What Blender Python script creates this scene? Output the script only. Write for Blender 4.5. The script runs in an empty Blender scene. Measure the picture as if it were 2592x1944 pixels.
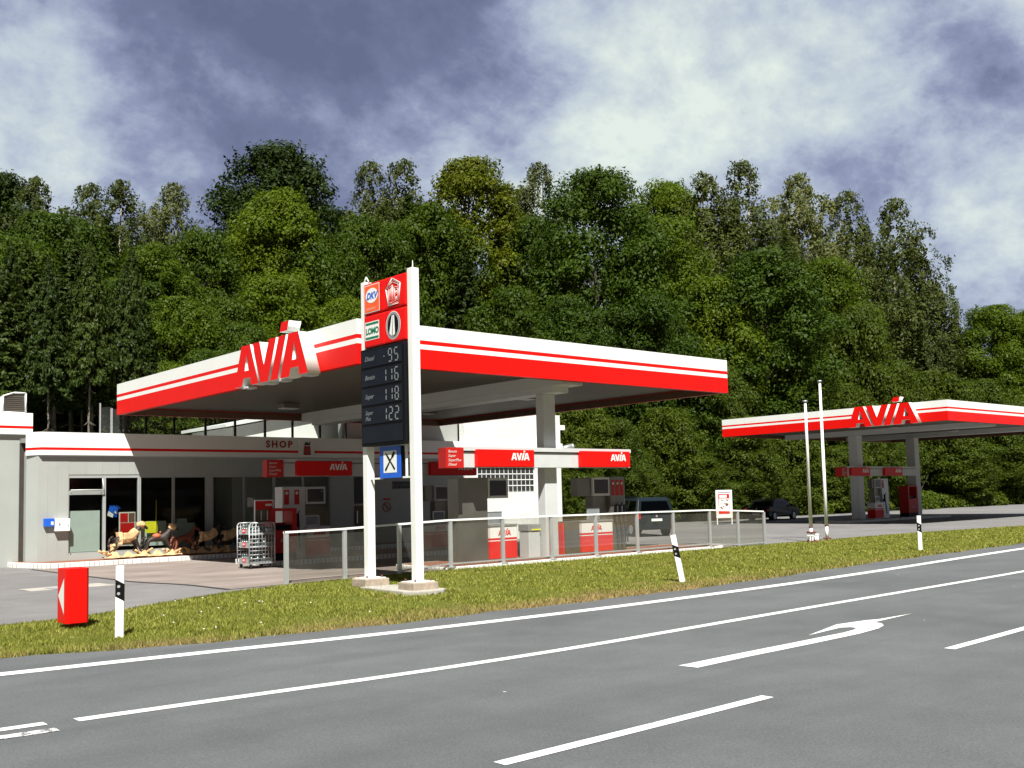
import bpy, bmesh, math, random
import numpy as np
from mathutils import Vector, Matrix, Euler
R = math.radians
sc = bpy.context.scene
col = sc.collection
random.seed(7)
rng = np.random.default_rng(11)

# ---------------------------------------------------------------- camera
cd = bpy.data.cameras.new('camera')
cam = bpy.data.objects.new('camera', cd)
col.objects.link(cam)
cr = Vector((0.75564, -0.65453, -0.02425)); cu = Vector((-0.03222, -0.07412, 0.99673)); cf = Vector((0.65419, 0.75239, 0.07710))
m = Matrix.Identity(4)
for i in range(3):
    m[i][0] = cr[i]; m[i][1] = cu[i]; m[i][2] = -cf[i]
m[2][3] = 1.85
cam.matrix_world = m
cd.sensor_width = 36.0
cd.lens = 2579.8 / 2592 * 36
cd.shift_y = 89.6 / 2592
cd.clip_start = 0.1; cd.clip_end = 4000
sc.camera = cam

# ---------------------------------------------------------------- sun, sky
SUN = Vector((-0.42, -0.62, 1.0)).normalized()      # towards the sun
sl = bpy.data.lights.new('sun', 'SUN'); sl.energy = 5.0; sl.angle = R(0.6); sl.color = (1.0, 0.965, 0.90)
so = bpy.data.objects.new('sun', sl); col.objects.link(so)
so.rotation_euler = SUN.to_track_quat('Z', 'Y').to_euler()
sc.view_settings.view_transform = 'Standard'
sc.view_settings.look = 'None'
sc.view_settings.exposure = 1.0
sc.view_settings.gamma = 1.0
sc.render.film_transparent = False
sc.cycles.max_bounces = 6; sc.cycles.diffuse_bounces = 3; sc.cycles.glossy_bounces = 3
sc.cycles.transparent_max_bounces = 24; sc.cycles.transmission_bounces = 4
sc.cycles.use_denoising = True

w = bpy.data.worlds.new('World'); sc.world = w; w.use_nodes = True
nt = w.node_tree; nt.nodes.clear()
class NB:
    "tiny node builder"
    def __init__(s, nt): s.nt = nt
    def n(s, t, **kw):
        x = s.nt.nodes.new(t)
        for k, v in kw.items(): setattr(x, k, v)
        return x
    def l(s, a, b): s.nt.links.new(a, b)
    def val(s, x, sock):
        if isinstance(x, (int, float)): sock.default_value = x
        elif isinstance(x, (tuple, list)): sock.default_value = x
        else: s.l(x, sock)
    def math(s, op, a, b=0.0, clamp=False):
        x = s.n('ShaderNodeMath', operation=op); x.use_clamp = clamp
        s.val(a, x.inputs[0]); s.val(b, x.inputs[1]); return x.outputs[0]
    def mix(s, f, a, b, bt='MIX'):
        x = s.n('ShaderNodeMix', data_type='RGBA', blend_type=bt)
        s.val(f, x.inputs[0]); s.val(a if not isinstance(a, tuple) else (*a, 1)[:4], x.inputs[6]); s.val(b if not isinstance(b, tuple) else (*b, 1)[:4], x.inputs[7])
        return x.outputs[2]
    def noise(s, vec, scale, detail=4, rough=.5, dist=0.0):
        x = s.n('ShaderNodeTexNoise'); s.val(vec, x.inputs['Vector']); x.inputs['Scale'].default_value = scale
        x.inputs['Detail'].default_value = detail; x.inputs['Roughness'].default_value = rough; x.inputs['Distortion'].default_value = dist
        return x.outputs[0]
    def ramp(s, f, stops):
        x = s.n('ShaderNodeValToRGB'); s.l(f, x.inputs[0]); e = x.color_ramp.elements
        while len(e) < len(stops): e.new(.5)
        for i, (p, c) in enumerate(stops): e[i].position = p; e[i].color = (*c, 1) if len(c) == 3 else c
        return x.outputs[0]
B = NB(nt)
sky = B.n('ShaderNodeTexSky', sky_type='NISHITA'); sky.sun_disc = False
sky.sun_elevation = math.asin(SUN.z); sky.sun_rotation = math.atan2(SUN.x, SUN.y)
geo = B.n('ShaderNodeTexCoord'); D = geo.outputs['Generated']
sep = B.n('ShaderNodeSeparateXYZ'); B.l(D, sep.inputs[0])
# clouds lie on a plane overhead: project the direction onto it so that they flatten towards the horizon
zz = B.math('ADD', B.math('MAXIMUM', sep.outputs[2], 0.0), 0.55)
cx = B.math('DIVIDE', sep.outputs[0], zz); cy = B.math('DIVIDE', sep.outputs[1], zz)
comb = B.n('ShaderNodeCombineXYZ'); B.l(cx, comb.inputs[0]); B.l(cy, comb.inputs[1]); comb.inputs[2].default_value = 3.7
P = comb.outputs[0]
n1 = B.noise(P, 2.4, 7, .55, .2); n2 = B.noise(P, 6.6, 10, .64, .1)
def bump(d, width):
    dt = B.n('ShaderNodeVectorMath', operation='DOT_PRODUCT'); B.l(D, dt.inputs[0]); dt.inputs[1].default_value = Vector(d).normalized()
    # exp(-(1-dot)/w)
    return B.math('POWER', 2.718, B.math('DIVIDE', B.math('SUBTRACT', dt.outputs['Value'], 1.0), width))
v = B.math('ADD', B.math('MULTIPLY', n1, 1.55), B.math('MULTIPLY', n2, 1.05))
v = B.math('SUBTRACT', v, .80)
for d, wd, a in (((0.702, 0.605, 0.375), .006, .24), ((0.66, 0.63, 0.44), .006, .18), ((0.58, 0.742, 0.325), .003, .22), ((0.262, 0.901, 0.345), .004, .16), ((0.671, 0.666, 0.325), .006, .16),
                 ((0.80, 0.418, 0.40), .006, .14), ((0.897, 0.395, 0.19), .004, .24), ((-.65, -.6, .5), .45, -.30), ((0, 0, 1), .12, -.15), ((0.496, 0.769, 0.404), .014, -.22), ((0.387, 0.853, 0.34), .006, -.16),  # the broad rear and zenith dips dim unseen sky to lower ambient fill
                 ((0.846, 0.435, 0.30), .006, -.20), ((0.434, 0.794, 0.44), .01, -.15), ((0.57, 0.72, 0.378), .003, -.12)):
    v = B.math('ADD', v, B.math('MULTIPLY', bump(d, wd), a))
dbk = B.n('ShaderNodeVectorMath', operation='DOT_PRODUCT'); B.l(D, dbk.inputs[0]); dbk.inputs[1].default_value = Vector((-.62, -.72, .30)).normalized(); dback = dbk.outputs['Value']   # unseen sky behind the viewer, darkening added to cut ambient light on facing surfaces
cloud = B.ramp(v, [(.12, (.135, .154, .262)), (.30, (.182, .208, .340)), (.44, (.300, .342, .500)), (.57, (.48, .545, .67)), (.84, (.82, .91, .84))])
# thin veil of real sky in between
sk = B.mix(1.0, sky.outputs[0], (.05, .05, .05), 'MULTIPLY')
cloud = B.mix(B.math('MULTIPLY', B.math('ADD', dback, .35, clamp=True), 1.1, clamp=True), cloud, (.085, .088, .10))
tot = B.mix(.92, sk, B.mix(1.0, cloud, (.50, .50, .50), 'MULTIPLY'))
# below the horizon: ground bounce tone
tot = B.mix(B.math('LESS_THAN', sep.outputs[2], -0.01), tot, (.10, .11, .09))
bg = B.n('ShaderNodeBackground'); bg.inputs[1].default_value = 0.1
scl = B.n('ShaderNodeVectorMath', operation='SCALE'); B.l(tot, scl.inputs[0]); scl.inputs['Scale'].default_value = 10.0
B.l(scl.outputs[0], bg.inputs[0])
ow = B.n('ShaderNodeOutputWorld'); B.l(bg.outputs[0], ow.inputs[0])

# ---------------------------------------------------------------- materials
M = {}
def mat(name, c, rough=.6, metal=0.0, var=.10, scale=3.0, dirt=0.0, dcol=(.12, .10, .07), bump_=0.0, bscale=40, spec=.5, trans=None):
    m = bpy.data.materials.new(name); m.use_nodes = True; t = m.node_tree; b = NB(t)
    p = t.nodes['Principled BSDF']
    tc = b.n('ShaderNodeTexCoord'); O = tc.outputs['Object']
    cc = tuple(c)
    lo = tuple(x * (1 - var) for x in cc); hi = tuple(min(1, x * (1 + var)) for x in cc)
    nz = b.noise(O, scale, 5, .6)
    out = b.ramp(nz, [(.32, lo), (.68, hi)])
    if dirt > 0:
        d = b.noise(O, scale * .7, 8, .7, .4)
        f = b.math('MULTIPLY', b.math('SUBTRACT', d, .5, clamp=True), dirt * 6, clamp=True)
        out = b.mix(f, out, dcol)
    b.l(out, p.inputs['Base Color'])
    p.inputs['Roughness'].default_value = rough; p.inputs['Metallic'].default_value = metal
    p.inputs['Specular IOR Level'].default_value = spec
    if bump_ > 0:
        bn = b.n('ShaderNodeBump'); bn.inputs['Strength'].default_value = bump_; bn.inputs['Distance'].default_value = .02
        b.l(b.noise(O, bscale, 6, .65), bn.inputs['Height']); b.l(bn.outputs[0], p.inputs['Normal'])
    M[name] = m
    return m
mat('white_paint', (.78, .79, .77), .42, var=.03, dirt=.03, dcol=(.45, .44, .40))
mat('sign_white', (.73, .75, .72), .38, var=.02, scale=1.2, dirt=.05, dcol=(.52, .52, .48))
mat('red_panel', (.66, .0045, .002), .45, spec=.22, var=.03, scale=1.0, dirt=.03, dcol=(.5, .02, .015))
mat('red_dull', (.42, .010, .008), .5, spec=.3, var=.06)
mat('red_dark', (.30, .008, .008), .4, var=.06)
mat('orange_red', (.80, .10, .02), .45)
mat('metal_grey', (.42, .44, .45), .42, .55, var=.06, dirt=.04)
mat('alu', (.55, .57, .57), .38, .6, var=.06, dirt=.05, dcol=(.25, .23, .2))
mat('steel', (.17, .163, .14), .38, .6, var=.10, scale=1.5)
mat('light_grey', (.50, .52, .52), .5, var=.04, dirt=.05, dcol=(.35, .34, .3))
mat('wall_grey', (.31, .33, .31), .7, var=.05, scale=.8, dirt=.14, dcol=(.29, .28, .25), bump_=.08)
mat('frame_grey', (.30, .32, .31), .5, var=.05)
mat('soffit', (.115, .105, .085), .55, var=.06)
mat('black', (.005, .005, .006), .5, var=.2, spec=.12)
mat('rubber', (.02, .02, .02), .8)
mat('black_gloss', (.010, .012, .018), .12, var=.1)
mat('board_black', (.008, .011, .017), .5, var=.2, spec=.12)
mat('digit', (.17, .19, .185), .5, var=.04)
mat('letter_grey', (.20, .22, .23), .5)
mat('blue', (.01, .10, .55), .4)
mat('green', (.0, .16, .07), .4)
mat('yellow', (.75, .72, .03), .5)
mat('paper_brown', (.56, .36, .18), .85, var=.3, scale=6, bump_=.5, bscale=9)
mat('horse_dark', (.022, .013, .010), .6, var=.3)
mat('horse_brown', (.16, .04, .018), .6, var=.3)
mat('saddle', (.42, .10, .04), .55)
mat('tile_red', (.22, .085, .05), .75, var=.12, scale=6)
mat('concrete', (.36, .34, .30), .85, var=.12, scale=2.5, dirt=.2, dcol=(.2, .19, .16), bump_=.3)
mat('old_stone', (.33, .27, .21), .9, var=.22, scale=6, dirt=.3, bump_=.5, bscale=25)
mat('rust', (.13, .045, .035), .85, var=.3, scale=12)
mat('screen', (.008, .010, .012), .18)
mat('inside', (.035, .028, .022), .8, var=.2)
mat('inside_pale', (.46, .54, .52), .6, var=.05)
mat('pale_paper', (.55, .56, .52), .7)
mat('roof', (.20, .20, .19), .85, var=.15)
mat('bottle', (.10, .13, .12), .15)
mat('box_brown', (.12, .06, .035), .7, var=.2)
mat('car_blue', (.003, .009, .013), .3, .1, var=.05)
mat('car_black', (.003, .003, .0035), .35, .0, spec=.2)
mat('tail_red', (.45, .01, .01), .2)
mat('bark_dark', (.055, .045, .032), .9, var=.3, scale=5, bump_=.6)
mat('bark_mid', (.15, .13, .10), .9, var=.35, scale=5, dirt=.5, dcol=(.05, .04, .03))
mat('bark_pale', (.36, .34, .27), .85, var=.35, scale=5, dirt=.5, dcol=(.06, .05, .04))

def shade_mix(name, build):
    m = bpy.data.materials.new(name); m.use_nodes = True; t = m.node_tree; t.nodes.clear(); b = NB(t)
    o = b.n('ShaderNodeOutputMaterial'); b.l(build(b), o.inputs[0]); M[name] = m; return m
def glass(name, tint, gloss=.12, haze=.0, hcol=(.5, .5, .45)):
    def f(b):
        tr = b.n('ShaderNodeBsdfTransparent'); tr.inputs[0].default_value = (*tint, 1)
        gl = b.n('ShaderNodeBsdfGlossy'); gl.inputs['Roughness'].default_value = .03; gl.inputs[0].default_value = (.9, .9, .9, 1)
        lw = b.n('ShaderNodeFresnel'); lw.inputs[0].default_value = 1.5
        mx = b.n('ShaderNodeMixShader'); b.l(b.math('MULTIPLY', lw.outputs[0], gloss / .05 * .16, clamp=True), mx.inputs[0]); b.l(tr.outputs[0], mx.inputs[1]); b.l(gl.outputs[0], mx.inputs[2])
        if haze <= 0: return mx.outputs[0]
        df = b.n('ShaderNodeBsdfDiffuse'); df.inputs[0].default_value = (*hcol, 1)
        tc = b.n('ShaderNodeTexCoord'); nz = b.noise(tc.outputs['Object'], 1.3, 5, .65)
        m2 = b.n('ShaderNodeMixShader'); b.l(b.math('MULTIPLY', nz, haze * 2), m2.inputs[0]); b.l(mx.outputs[0], m2.inputs[1]); b.l(df.outputs[0], m2.inputs[2])
        return m2.outputs[0]
    return shade_mix(name, f)
glass('fence_glass', (.73, .73, .69), .05, .085, (.34, .34, .29))
glass('shop_glass', (.86, .88, .86), .05)
glass('roof_glass', (.90, .93, .92), .05, .06, (.30, .33, .30))
glass('car_glass', (.10, .14, .15), .14)

def leafmat(name, c, trans=.35, rough=.5, hue=.15):
    def f(b):
        tc = b.n('ShaderNodeTexCoord'); g = b.n('ShaderNodeNewGeometry'); oi = b.n('ShaderNodeObjectInfo')
        nz = b.noise(tc.outputs['Object'], 2.2, 3, .6)
        a = b.math('ADD', b.math('MULTIPLY', g.outputs['Random Per Island'], .5), b.math('MULTIPLY', nz, .5))
        a = b.math('ADD', a, b.math('MULTIPLY', b.math('SUBTRACT', oi.outputs['Random'], .5), .30))
        cc = b.ramp(a, [(.2, tuple(x * k for x, k in zip(c, (.66, .70, .8)))), (.5, c), (.85, tuple(min(1, x * k) for x, k in zip(c, (1.42, 1.30, 1.05))))])
        p = b.n('ShaderNodeBsdfPrincipled'); b.l(cc, p.inputs['Base Color']); p.inputs['Roughness'].default_value = rough; p.inputs['Specular IOR Level'].default_value = .12
        t = b.n('ShaderNodeBsdfTranslucent'); b.l(b.mix(1.0, cc, (1.25, 1.35, .6), 'MULTIPLY'), t.inputs[0])
        mx = b.n('ShaderNodeMixShader'); mx.inputs[0].default_value = trans; b.l(p.outputs[0], mx.inputs[1]); b.l(t.outputs[0], mx.inputs[2])
        return mx.outputs[0]
    return shade_mix(name, f)
leafmat('leaf_green', (.044, .074, .006))
leafmat('leaf_bright', (.068, .106, .006))
leafmat('leaf_yellow', (.100, .120, .006))
leafmat('leaf_dark', (.020, .036, .004), .2)
leafmat('leaf_maple', (.034, .062, .005), .28, .5)
leafmat('leaf_birch', (.064, .082, .020), .3)
leafmat('leaf_birchpale', (.098, .115, .042), .3)
leafmat('leaf_spruce', (.032, .052, .009), .15)
leafmat('leaf_bush', (.058, .086, .008))
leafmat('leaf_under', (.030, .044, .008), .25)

def ground_mat(name, f):
    m = bpy.data.materials.new(name); m.use_nodes = True; t = m.node_tree; b = NB(t); p = t.nodes['Principled BSDF']
    g = b.n('ShaderNodeNewGeometry'); f(b, p, g.outputs['Position']); M[name] = m; return m
def f_asphalt(base, warm=1.0, tracks=True):
    def f(b, p, Pn):
        a = b.noise(Pn, 1.1, 6, .6); s = b.noise(Pn, 170, 2, .7); g2 = b.noise(Pn, 45, 3, .7)
        big = b.noise(Pn, .22, 4, .55, .6)
        k = b.math('ADD', b.math('MULTIPLY', a, .16), b.math('MULTIPLY', s, .42)); k = b.math('ADD', k, b.math('MULTIPLY', g2, .34)); k = b.math('ADD', k, b.math('MULTIPLY', big, .22))
        c = b.ramp(k, [(.39, tuple(x * .62 for x in base)), (.53, base), (.66, tuple(x * 1.55 for x in base))])
        if tracks:   # darker wheel paths and long smears running along the carriageway
            mp = b.n('ShaderNodeMapping'); mp.inputs['Scale'].default_value = (.035, .75, 1); b.l(Pn, mp.inputs[0])
            tr = b.noise(mp.outputs[0], 1.6, 5, .6)
            c = b.mix(b.math('MULTIPLY', b.math('SUBTRACT', tr, .50, clamp=True), 1.6, clamp=True), c, tuple(x * .7 for x in base))
            vx = b.n('ShaderNodeTexVoronoi'); vx.inputs['Scale'].default_value = 1.3; b.l(Pn, vx.inputs['Vector'])
            c = b.mix(b.math('LESS_THAN', vx.outputs['Distance'], .022), c, (.5, .5, .47))
        b.l(c, p.inputs['Base Color']); p.inputs['Roughness'].default_value = .85; p.inputs['Specular IOR Level'].default_value = .3
        bn = b.n('ShaderNodeBump'); bn.inputs['Strength'].default_value = .35; bn.inputs['Distance'].default_value = .01
        b.l(b.noise(Pn, 90, 4, .8), bn.inputs['Height']); b.l(bn.outputs[0], p.inputs['Normal'])
    return f
ground_mat('asphalt', f_asphalt((.082, .088, .090)))
ground_mat('asphalt_yard', f_asphalt((.140, .136, .134), tracks=False))
def f_pad(b, p, Pn):
    a = b.noise(Pn, .5, 6, .6, .3); s = b.noise(Pn, 60, 2, .7)
    mp = b.n('ShaderNodeMapping'); mp.inputs['Scale'].default_value = (.05, .5, 1); mp.inputs['Rotation'].default_value = (0, 0, .15); b.l(Pn, mp.inputs[0]); st = b.noise(mp.outputs[0], 1.5, 5, .6)
    k = b.math('ADD', b.math('MULTIPLY', a, .4), b.math('MULTIPLY', s, .2)); k = b.math('ADD', k, b.math('MULTIPLY', st, .4))
    b.l(b.ramp(k, [(.36, (.13, .105, .09)), (.5, (.205, .17, .15)), (.63, (.285, .245, .22))]), p.inputs['Base Color']); p.inputs['Roughness'].default_value = .85
ground_mat('pad', f_pad)
def f_turf(b, p, Pn):
    a = b.noise(Pn, .6, 5, .6, .4); s = b.noise(Pn, 14, 4, .75); t = b.noise(Pn, 2.6, 5, .65)
    c = b.ramp(s, [(.3, (.060, .078, .012)), (.55, (.125, .14, .022)), (.75, (.20, .20, .04))])
    sep = b.n('ShaderNodeSeparateXYZ'); b.l(Pn, sep.inputs[0])
    near = b.math('MULTIPLY', b.math('SUBTRACT', 15.0, sep.outputs[1]), .25, clamp=True)      # dry strip beside the carriageway
    f = b.math('ADD', b.math('MULTIPLY', near, .42), b.math('MULTIPLY', a, .55)); f = b.math('ADD', f, b.math('MULTIPLY', t, .35))
    f = b.math('MULTIPLY', b.math('SUBTRACT', f, .54, clamp=True), 4.0, clamp=True)
    c = b.mix(f, c, b.ramp(t, [(.35, (.10, .065, .03)), (.6, (.27, .18, .09))]))
    b.l(c, p.inputs['Base Color']); p.inputs['Roughness'].default_value = .95; p.inputs['Specular IOR Level'].default_value = .1
    bn = b.n('ShaderNodeBump'); bn.inputs['Strength'].default_value = 1.0; bn.inputs['Distance'].default_value = .04
    b.l(b.noise(Pn, 22, 5, .8), bn.inputs['Height']); b.l(bn.outputs[0], p.inputs['Normal'])
ground_mat('turf', f_turf)
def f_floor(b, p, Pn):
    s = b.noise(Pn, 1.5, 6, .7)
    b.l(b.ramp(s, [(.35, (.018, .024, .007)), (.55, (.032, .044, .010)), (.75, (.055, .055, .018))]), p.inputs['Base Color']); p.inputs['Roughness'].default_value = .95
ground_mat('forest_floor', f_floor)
def f_mark(b, p, Pn):
    s = b.noise(Pn, 30, 5, .75); a = b.noise(Pn, 2.0, 5, .6)
    k = b.math('ADD', b.math('MULTIPLY', s, .6), b.math('MULTIPLY', a, .4))
    b.l(b.ramp(k, [(.34, (.24, .24, .24)), (.42, (.58, .59, .57)), (.60, (.74, .75, .72))]), p.inputs['Base Color']); p.inputs['Roughness'].default_value = .7
ground_mat('road_paint', f_mark)
def f_mark2(b, p, Pn):
    s = b.noise(Pn, 9, 5, .75)
    b.l(b.ramp(s, [(.44, (.11, .11, .115)), (.50, (.72, .72, .70))]), p.inputs['Base Color']); p.inputs['Roughness'].default_value = .7
ground_mat('worn_paint', f_mark2)
def f_brick(b, p, Pn):   # white soldier bricks with dark joints, running along x or y
    sep = b.n('ShaderNodeSeparateXYZ'); b.l(Pn, sep.inputs[0])
    q = b.math('FRACT', b.math('MULTIPLY', b.math('ADD', sep.outputs[0], sep.outputs[1]), 6.6))
    j = b.math('LESS_THAN', q, .13); n_ = b.noise(Pn, 3, 5, .6)
    c = b.ramp(n_, [(.35, (.55, .54, .50)), (.55, (.74, .74, .71))])
    b.l(b.mix(j, c, (.20, .19, .17)), p.inputs['Base Color']); p.inputs['Roughness'].default_value = .7
ground_mat('white_brick', f_brick)
def f_rough_wall(b, p, Pn):
    mp = b.n('ShaderNodeMapping'); mp.inputs['Rotation'].default_value = (R(90), 0, 0); b.l(Pn, mp.inputs[0])
    br = b.n('ShaderNodeTexBrick'); br.inputs['Scale'].default_value = 1.0; br.inputs['Brick Width'].default_value = .24; br.inputs['Row Height'].default_value = .077; br.inputs['Mortar Size'].default_value = .008; b.l(mp.outputs[0], br.inputs['Vector'])
    n_ = b.noise(Pn, 1.1, 6, .65); n3 = b.noise(Pn, 7, 6, .7)
    b.l(b.ramp(b.math('ADD', b.math('MULTIPLY', n_, .5), b.math('MULTIPLY', n3, .5)), [(.36, (.52, .53, .50)), (.55, (.66, .68, .65))]), p.inputs['Base Color']); p.inputs['Roughness'].default_value = .8
    bn = b.n('ShaderNodeBump'); bn.inputs['Strength'].default_value = .6; bn.inputs['Distance'].default_value = .012
    b.l(b.math('SUBTRACT', n3, b.math('MULTIPLY', br.outputs['Fac'], .25)), bn.inputs['Height']); b.l(bn.outputs[0], p.inputs['Normal'])
ground_mat('painted_brick', f_rough_wall)
M['white_render'] = mat('white_render', (.74, .74, .70), .8, var=.04, scale=.6, dirt=.10, dcol=(.5, .49, .45))

# ---------------------------------------------------------------- mesh helpers
def prop(o, label=None, cat=None, group=None, kind=None):
    for k, v in (('label', label), ('category', cat), ('group', group), ('kind', kind)):
        if v: o[k] = v
    return o
def empty(name, loc=(0, 0, 0), label=None, cat=None, group=None, rz=0):
    o = bpy.data.objects.new(name, None); col.objects.link(o); o.location = loc; o.rotation_euler = (0, 0, rz); o.empty_display_size = .2
    return prop(o, label, cat, group)
class MB:
    "collects shapes (world coordinates when the parent is unrotated) and links them as ONE mesh"
    def __init__(s): s.v = []; s.f = []; s.m = []; s.sm = []
    def add(s, vs, fs, m=0, smooth=False):
        k = len(s.v); s.v += [tuple(x) for x in vs]; s.f += [tuple(i + k for i in f) for f in fs]; s.m += [m] * len(fs); s.sm += [smooth] * len(fs)
    def box(s, x0, x1, y0, y1, z0, z1, m=0):
        s.add([(x0, y0, z0), (x1, y0, z0), (x1, y1, z0), (x0, y1, z0), (x0, y0, z1), (x1, y0, z1), (x1, y1, z1), (x0, y1, z1)],
              [(0, 3, 2, 1), (4, 5, 6, 7), (0, 1, 5, 4), (1, 2, 6, 5), (2, 3, 7, 6), (3, 0, 4, 7)], m)
    def prism(s, pts, z0, z1, m=0, axis='z', smooth=False):
        n = len(pts)
        def q(p, z): return (p[0], p[1], z) if axis == 'z' else ((p[0], z, p[1]) if axis == 'y' else (z, p[0], p[1]))
        vs = [q(p, z0) for p in pts] + [q(p, z1) for p in pts]
        s.add(vs, [tuple(range(n))[::-1], tuple(range(n, 2 * n))], m)
        s.add(vs, [(i, (i + 1) % n, n + (i + 1) % n, n + i) for i in range(n)], m, smooth)
    def tube(s, a, b, r, r2=None, n=10, m=0, cap=True):
        a = Vector(a); b = Vector(b); d = (b - a).normalized(); u = d.orthogonal().normalized(); w_ = d.cross(u); r2 = r if r2 is None else r2
        vs = []
        for p, rr in ((a, r), (b, r2)):
            for i in range(n):
                t = 2 * math.pi * i / n; vs.append(p + u * math.cos(t) * rr + w_ * math.sin(t) * rr)
        s.add(vs, [(i, (i + 1) % n, n + (i + 1) % n, n + i) for i in range(n)], m, True)
        if cap: s.add(vs, [tuple(range(n))[::-1], tuple(range(n, 2 * n))], m)
    def path(s, pts, r, n=6, m=0):
        for a, b in zip(pts[:-1], pts[1:]): s.tube(a, b, r, n=n, m=m)
    def ball(s, c, r, sx=1, sy=1, sz=1, n=12, m=0):
        vs = []; k = n // 2
        for j in range(k + 1):
            ph = math.pi * j / k
            for i in range(n):
                t = 2 * math.pi * i / n; vs.append((c[0] + r * sx * math.sin(ph) * math.cos(t), c[1] + r * sy * math.sin(ph) * math.sin(t), c[2] + r * sz * math.cos(ph)))
        s.add(vs, [(j * n + i, j * n + (i + 1) % n, (j + 1) * n + (i + 1) % n, (j + 1) * n + i) for j in range(k) for i in range(n)], m, True)
    def quad(s, a, b, c, d, m=0): s.add([a, b, c, d], [(0, 1, 2, 3)], m)
    def build(s, name, mats, parent=None, bevel=0.0, origin=None, label=None, smooth_all=False):
        if isinstance(mats, str): mats = [mats]
        me = bpy.data.meshes.new(name)
        o0 = Vector(origin) if origin is not None else (parent_world(parent) if parent is not None else Vector((0, 0, 0)))
        vs = [(x - o0.x, y - o0.y, z - o0.z) for x, y, z in s.v]
        me.from_pydata(vs, [], s.f)
        for mm in mats: me.materials.append(M[mm])
        me.polygons.foreach_set('material_index', s.m); me.polygons.foreach_set('use_smooth', [smooth_all or x for x in s.sm])
        bm = bmesh.new(); bm.from_mesh(me); bmesh.ops.remove_doubles(bm, verts=bm.verts, dist=1e-5); bmesh.ops.recalc_face_normals(bm, faces=bm.faces)
        if bevel > 0:
            es = [e for e in bm.edges if len(e.link_faces) == 2 and e.calc_face_angle(0) > .6]
            bmesh.ops.bevel(bm, geom=es, offset=bevel, segments=2, profile=.6, affect='EDGES', clamp_overlap=True)
        bm.to_mesh(me); bm.free(); me.update()
        o = bpy.data.objects.new(name, me); col.objects.link(o)
        if parent is not None:
            o.parent = parent
            if origin is not None: o.location = o0 - parent_world(parent)
        elif origin is not None: o.location = o0
        if label: o['label'] = label
        return o
def parent_world(p):
    v = Vector((0, 0, 0))
    while p is not None: v += p.location; p = p.parent
    return v
def link_mesh(name, me, parent=None, loc=(0, 0, 0)):
    o = bpy.data.objects.new(name, me); col.objects.link(o); o.parent = parent; o.location = loc; return o
def np_mesh(name, V, F, mats, MI=None, smooth=False):
    me = bpy.data.meshes.new(name); V = np.asarray(V, np.float32); F = np.asarray(F, np.int32); k = F.shape[1]
    me.vertices.add(len(V)); me.vertices.foreach_set('co', V.ravel()); me.loops.add(F.size); me.loops.foreach_set('vertex_index', F.ravel())
    me.polygons.add(len(F)); me.polygons.foreach_set('loop_start', np.arange(0, F.size, k)); me.polygons.foreach_set('loop_total', np.full(len(F), k))
    for mm in mats: me.materials.append(M[mm])
    if MI is not None: me.polygons.foreach_set('material_index', MI)
    if smooth: me.polygons.foreach_set('use_smooth', np.ones(len(F), bool))
    me.update(calc_edges=True); return me
def flat_shape(name, splines, mats, matrix, parent=None, depth=0.0, side=None):
    "filled outline(s) (holes allowed) in its own plane, optionally extruded; local x right, y up, z towards the viewer"
    cu_ = bpy.data.curves.new(name, 'CURVE'); cu_.dimensions = '2D'; cu_.fill_mode = 'BOTH'; cu_.extrude = depth / 2
    for pts in splines:
        sp = cu_.splines.new('POLY'); sp.points.add(len(pts) - 1)
        for i, (x, y) in enumerate(pts): sp.points[i].co = (x, y, 0, 1)
        sp.use_cyclic_u = True
    return _cv(name, cu_, mats, matrix, parent, depth, side)
def text(name, s, size, mats, matrix, parent=None, shear=0.0, bold=0.0, depth=0.0, align='LEFT', side=None, spacing=1.0):
    cu_ = bpy.data.curves.new(name, 'FONT'); cu_.body = s; cu_.size = size; cu_.shear = shear; cu_.offset = bold; cu_.extrude = depth / 2; cu_.align_x = align; cu_.space_character = spacing; cu_.resolution_u = 3
    return _cv(name, cu_, mats, matrix, parent, depth, side)
def _cv(name, cu_, mats, matrix, parent, depth, side):
    t = bpy.data.objects.new('tmp', cu_); col.objects.link(t)
    me = bpy.data.meshes.new_from_object(t.evaluated_get(bpy.context.evaluated_depsgraph_get()))
    bpy.data.objects.remove(t); bpy.data.curves.remove(cu_)
    if isinstance(mats, str): mats = [mats]
    me.materials.clear()
    for mm in mats: me.materials.append(M[mm])
    if depth > 0: me.transform(Matrix.Translation((0, 0, depth / 2)))
    if len(mats) > 1:
        for p in me.polygons: p.material_index = 0 if p.normal.z > .5 else 1
    else:
        for p in me.polygons: p.material_index = 0
    o = bpy.data.objects.new(name, me); col.objects.link(o)
    mw = matrix.copy()
    if parent is not None:
        o.parent = parent; mw = Matrix.Translation(-parent_world(parent)) @ mw
    me.transform(mw); me.name = name
    return o
def plane(o, right, up):
    r_ = Vector(right).normalized(); u_ = Vector(up).normalized(); n_ = r_.cross(u_); mm = Matrix.Identity(4)
    for i in range(3): mm[i][0] = r_[i]; mm[i][1] = u_[i]; mm[i][2] = n_[i]; mm[i][3] = o[i]
    return mm
FX = lambda x, y, z: plane((x, y, z), (1, 0, 0), (0, 0, 1))      # faces the road (-Y)
FL = lambda x, y, z: plane((x, y, z), (0, -1, 0), (0, 0, 1))     # faces -X
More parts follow.
